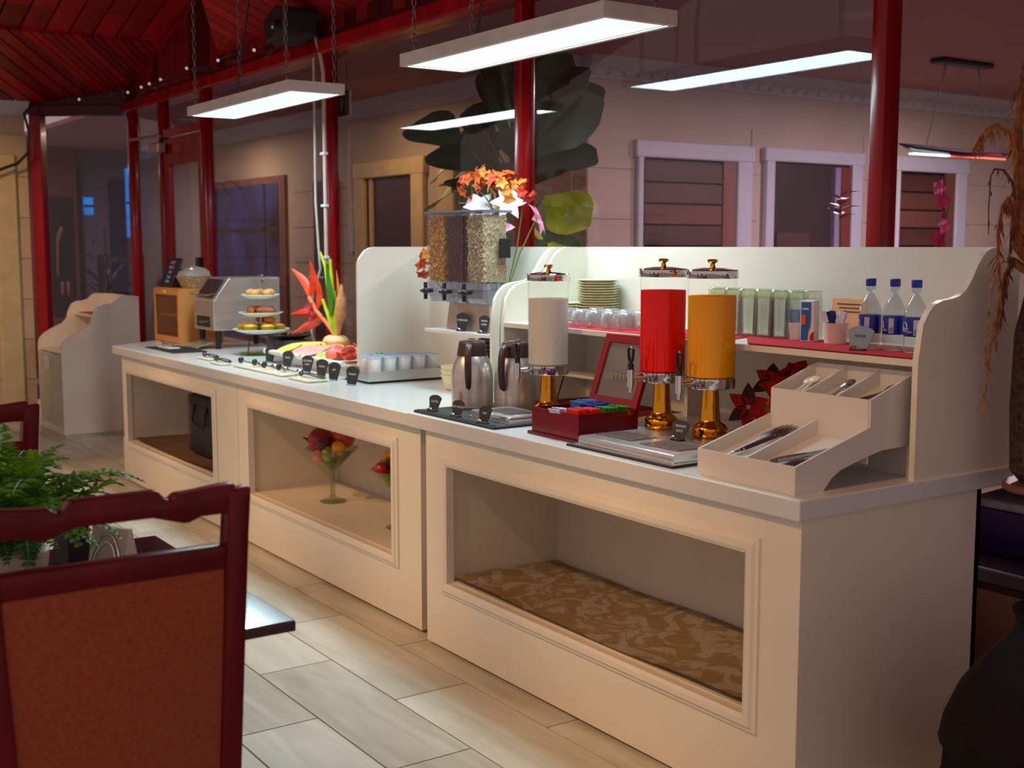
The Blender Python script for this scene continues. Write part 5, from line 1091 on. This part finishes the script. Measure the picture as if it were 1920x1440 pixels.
stalk([(2.96, 1.58), (2.94, 1.74), (2.91, 1.80), (2.86, 1.812), (2.81, 1.80), (2.78, 1.775), (2.755, 1.745)], .011, dry[1], 60, .045)
stalk([(2.96, 1.60), (2.93, 1.67), (2.89, 1.70), (2.85, 1.70), (2.836, 1.68), (2.834, 1.60), (2.838, 1.53)], .005, dry[2], 8, .02)
stalk([(2.965, 1.50), (2.94, 1.60), (2.915, 1.625), (2.89, 1.60), (2.88, 1.54), (2.885, 1.46), (2.90, 1.40)], .011, dry[0], 46, .05)
stalk([(2.95, 1.46), (2.90, 1.46), (2.87, 1.42), (2.855, 1.34), (2.845, 1.24), (2.843, 1.17)], .004, dry[1], 10, .03)
stalk([(2.95, 1.45), (2.91, 1.43), (2.90, 1.38), (2.885, 1.30), (2.865, 1.21), (2.855, 1.12), (2.852, 1.05)], .005, dry[1], 14, .04)
stalk([(2.96, 1.46), (2.92, 1.44), (2.905, 1.38), (2.895, 1.30), (2.892, 1.22)], .007, dry[0], 24, .05)
stalk([(2.97, 1.46), (2.945, 1.47), (2.925, 1.43), (2.915, 1.36), (2.912, 1.30)], .007, dry[2], 24, .05)
stalk([(2.97, 1.52), (2.95, 1.58), (2.94, 1.55), (2.935, 1.48)], .009, dry[2], 30, .05)
# ================================================================ BEHIND THE GLASS: fiddle-leaf plant, pendant, signs
fi = thing('fiddle_leaf_plant', 'big fiddle-leaf fig with broad dark leaves behind the glass', 'plant', (-5.78, 3.95, 0))
MB().lathe([(.16, 0), (.2, .3), (.21, .42), (.18, .42)], 24).obj('pot', M('grey_planter', (90, 86, 84), .6), fi, smooth=40)
trunkm = M('trunk', (92, 70, 50), .8)
MB().tube([(0, 0, .4), (.03, 0, 1.0), (-.02, .0, 1.6), (.0, 0, 2.2)], [.03, .026, .022, .012], 8).obj('trunk', trunkm, fi, smooth=60)
lm = [M('fig_dark', (44, 70, 48), .35, var=.2, scale=6), M('fig_mid', (70, 108, 66), .35, var=.2, scale=6), M('fig_yellow', (176, 186, 30), .4, var=.2, scale=6)]
FL = [((-.1, 0, 1.95), (-.75, 0, .75), .42, .2, 0), ((-.05, 0, 2.0), (-.45, .1, 1), .45, .22, 0), ((0, 0, 2.05), (-.2, -.1, 1), .5, .24, 1), ((.05, 0, 2.0), (.1, .0, 1), .52, .26, 0), ((.06, 0, 1.95), (.5, .1, .9), .5, .26, 1),
      ((.1, 0, 1.95), (.85, 0, .8), .5, .24, 0), ((.1, 0, 1.9), (1, 0, .45), .52, .25, 1), ((.1, 0, 1.85), (.95, .1, .1), .42, .24, 0), ((-.1, 0, 1.8), (-.9, -.1, .1), .46, .26, 0), ((-.15, -.05, 1.78), (-1, -.1, -.1), .5, .32, 2), ((-.2, -.1, 1.95), (-.9, -.2, .5), .5, .3, 1),
      ((-.05, -.05, 1.8), (-.5, -.5, .3), .4, .26, 0), ((.0, -.05, 1.75), (.3, -.5, .4), .42, .28, 1), ((.05, -.05, 1.6), (.8, -.3, -.1), .42, .27, 2), ((.05, 0, 1.5), (.6, .1, -.35), .42, .28, 1), ((-.1, .0, 1.55), (-.6, .2, -.2), .4, .26, 0),
      ((.1, 0, 1.3), (.9, 0, .25), .36, .24, 2), ((0, 0, 1.7), (.2, .5, .5), .4, .26, 0), ((.1, .02, 2.0), (.75, .3, .5), .42, .22, 0), ((.05, -.02, 1.85), (.5, -.4, .5), .36, .24, 1), ((-.12, .02, 1.9), (-.7, .2, .4), .42, .24, 0)]
FL = [((b_[0]*1.7, b_[1], b_[2]+.10), d, L*1.14, W*1.15, m) for b_, d, L, W, m in FL]
FL += [((-.32, -.1, 2.04), (-.8, -.1, -.18), .40, .30, 2), ((.36, -.05, 1.76), (.8, -.05, -.25), .40, .30, 2), ((.42, -.05, 1.52), (.7, 0, -.5), .30, .24, 2), ((-.25, 0, 1.9), (-.8, .0, .05), .4, .3, 0)]
for b_, d, L, W, m in FL:
    MB().tube([(b_[0]*.3, b_[1]*.3, b_[2]-.12), b_], .006, 5).obj('petiole', trunkm, fi); MB().leaf(b_, d, L, W, .25, (.75+random.uniform(-.5, .4), -.55+random.uniform(-.5, .5), .35+random.uniform(-.4, .7)), 9, .002, .22, True).obj('leaf', lm[m], fi, smooth=60)
pn = thing('pendant_lamp', 'slim dark boat-shaped pendant lamp behind the partition at right', 'lamp', (-5.2, 7.2, 2.16))
MB().tube([(0, -.62, 0), (0, -.5, -.015), (0, 0, -.03), (0, .5, -.015), (0, .62, 0)], [.01, .04, .05, .04, .01], 8, flat=.5).obj('shade', M('pendant_black', (30, 18, 26), .3), pn, smooth=60)
MB().box(-.02, .02, -.5, -.12, -.062, -.052).obj('lit_strip', M('pendant_led', (190, 230, 240), .5, emit=2.5), pn); MB().box(-.02, .02, -.12, .5, -.062, -.052).obj('red_strip', M('pendant_red', (200, 70, 60), .5, emit=.4), pn)
for y_ in (-.35, .35): MB().tube([(0, y_, 0), (0, y_*.5, .54)], .003, 5).obj('wire', black, pn)
MB().box(-.06, .06, -.28, .28, .54, .575).obj('ceiling_plate', black, pn, bev=.02)
dw = M('downlight_glow', (250, 225, 160), .5, emit=6)
for n_, (x, y_) in enumerate([(-4.3, 4.65), (-8.6, 4.2), (-11.8, 4.2)]):
    l_ = thing('recessed_downlight', ['small glowing recessed downlight in the corridor ceiling near the top of the picture', 'small recessed downlight above the yellowish door frame', 'small recessed downlight at the far end of the corridor'][n_], 'lamp', (x, y_, 2.735), 0, 'corridor downlights')
    MB().lathe([(.05, -.006), (.065, -.006), (.065, 0), (.05, 0)], 20).obj('trim_ring', trim_w, l_); MB().lathe([(.045, -.004), (.05, -.003)], 20).obj('glowing_disc', dw, l_)
rsn = thing('restroom_sign', 'black hanging restroom sign with pale pictograms behind the glass', 'sign', (-7.72, 3.8, 2.38))
MB().box(-.20, .20, 0, .012, 0, .165).obj('panel', M('sign_black', (20, 14, 22), .35), rsn); MB().box(-.205, .205, -.002, .014, -.006, 0).box(.2, .205, -.002, .014, 0, .165).obj('edge_strip', letters, rsn)
pic = M('sign_print', (120, 96, 100), .6)
text('RESTROOM', .036, pic, rsn, (-.07, -.001, .11)); MB().box(-.15, -.02, -.002, 0, .045, .055).prism([(-.17, .05), (-.145, .065), (-.145, .035)], -.002, 0, 'y').obj('arrow', pic, rsn)
MB().prism([(.08, .035), (.095, .035), (.10, .075), (.112, .08), (.098, .118), (.078, .118), (.064, .08), (.076, .075)], -.002, 0, 'y').ball((.088, -.001, .128), .009, 8, 5, (1, .2, 1)).obj('figure_pictogram', pic, rsn)
MB().prism([(.150, .035), (.166, .035), (.170, .118), (.146, .118)], -.002, 0, 'y').ball((.158, -.001, .128), .009, 8, 5, (1, .2, 1)).obj('figure_pictogram', pic, rsn)
for x in (-.15, .15): MB().tube([(x, .006, .165), (x, .006, .355)], .003, 5).obj('hanger', black, rsn)
# orchid and red flower behind the post
oc = thing('potted_orchid', 'pink orchid spray in a dark pot behind the right post', 'plant', (-2.62, 3.42, .548))
MB().lathe([(.05, 0), (.065, .1), (.06, .1)], 16).obj('pot', dark, oc, smooth=40); MB().tube([(0, 0, .1), (.02, 0, .6), (.06, 0, .9), (.12, 0, 1.08), (.10, -.02, 1.14)], .004, 5).obj('stem', stem, oc)
opm = blossom(M('orchid_pink', (206, 40, 110), .5, var=.2), .03, .026, 5, .4).mesh('orchid_bloom', MATS['orchid_pink'], 60)
for k, (x, z) in enumerate([(.10, 1.14), (.115, 1.10), (.11, 1.06), (.12, 1.02), (.10, .98), (.125, .97)]): link('orchid_bloom', opm, oc, (x, -.02-.006*(k % 2), z), (PI/2, 0, k))
rf = thing('red_flower', 'dark red flower on a tall stem left of the right post', 'flower', (-2.95, 3.42, .548))
MB().lathe([(.05, 0), (.065, .1), (.06, .1)], 16).obj('pot', dark, rf, smooth=40); MB().tube([(0, 0, .1), (.01, 0, .6), (.0, 0, 1.1)], .004, 5).obj('stem', stem, rf)
for k in range(9): MB().leaf((0, 0, 1.05+.01*k), (math.cos(k*2.4), math.sin(k*2.4), .5), .07, .04, .4).obj('petal', M('dark_red_petal', (150, 16, 40), .5), rf, smooth=60)
for d in ((-.6, -.2, .6), (.4, -.3, .5)): MB().leaf((0, 0, .75), d, .14, .06, .5).obj('leaf', leafm[2], rf, smooth=60)
# dark plants and furniture seen through the left panes
def bush(name, loc, label, n, R, H, mat, L=.3):
    t = thing(name, label, 'plant', loc)
    MB().lathe([(.14, 0), (.18, .3), (.16, .3)], 16).obj('pot', dark, t, smooth=40)
    for k in range(n):
        a = random.uniform(0, 2*PI); z = random.uniform(.35, H)
        MB().leaf((R*.3*math.cos(a), R*.3*math.sin(a), z), (math.cos(a), math.sin(a), random.uniform(.2, 1.4)), L*random.uniform(.7, 1.2), .06, .5).obj('leaf', mat, t, smooth=60)
    MB().tube([(0, 0, .28), (.02, 0, H)], .015, 6).obj('trunk', trunkm, t)
    return t
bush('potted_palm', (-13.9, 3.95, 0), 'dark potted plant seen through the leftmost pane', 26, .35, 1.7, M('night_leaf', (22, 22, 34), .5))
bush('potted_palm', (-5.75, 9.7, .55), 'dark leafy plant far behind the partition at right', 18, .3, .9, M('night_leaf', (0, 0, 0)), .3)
rk = thing('display_rack', 'dark shelf rack with faint goods seen through the leftmost pane', 'rack', (-14.9, 4.42, 0))
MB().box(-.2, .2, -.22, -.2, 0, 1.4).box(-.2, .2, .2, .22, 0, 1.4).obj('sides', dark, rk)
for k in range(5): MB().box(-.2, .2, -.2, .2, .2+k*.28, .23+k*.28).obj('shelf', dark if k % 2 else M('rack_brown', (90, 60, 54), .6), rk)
# projector bracket and fairy bulbs along the beam
pj_ = thing('wall_speaker', 'black bracket-mounted speaker high under the red ceiling', 'speaker', (-6.60, 3.10, 2.73))
pj_.scale = (.82, .82, .85)
MB().prism([(-.22, -.08), (.10, -.05), (.14, .12), (-.05, .16), (-.26, .08)], -.26, 0, 'y').obj('cabinet', black, pj_, bev=.02)
MB().tube([(.02, -.26, .0), (.02, -.30, .0)], [.05, .04], 14).obj('driver', dark, pj_); MB().ball((.02, -.30, .0), .012, 8, 6).obj('centre_cap', letters, pj_); MB().box(-.03, .03, -.02, .06, -.03, .03).obj('bracket', black, pj_)
blb = M('fairy_bulb_glass', (220, 200, 190), .3, emit=.5)
for (x, y_, z) in [(-10.15, 3.12, 2.75), (-9.8, 3.12, 2.755), (-9.6, 3.12, 2.76), (-9.33, 3.12, 2.763), (-8.75, 3.12, 2.778), (-8.13, 3.12, 2.758), (-7.5, 3.12, 2.745), (-10.6, 2.85, 2.72)]:
    t_ = thing('fairy_bulb', 'tiny pale bulb of the string along the dark red beam', 'bulb', (x, y_, z), 0, 'fairy bulbs along the beam')
    MB().ball((0, 0, 0), .011, 8, 6).obj('bulb', blb, t_, smooth=60); MB().tube([(0, .0, .008), (0, .035, .02)], .005, 5).obj('cap', black, t_)
tag(MB().tube([(-10.6, 2.87, 2.735), (-10.38, 3.1, 2.74)]+[(-10.15+.3*k, 3.14, 2.765+.008*math.sin(k*1.9)) for k in range(12)], .004, 5).obj('string_cable', black), 'thin black cable of the bulb string along the beam', 'cable')
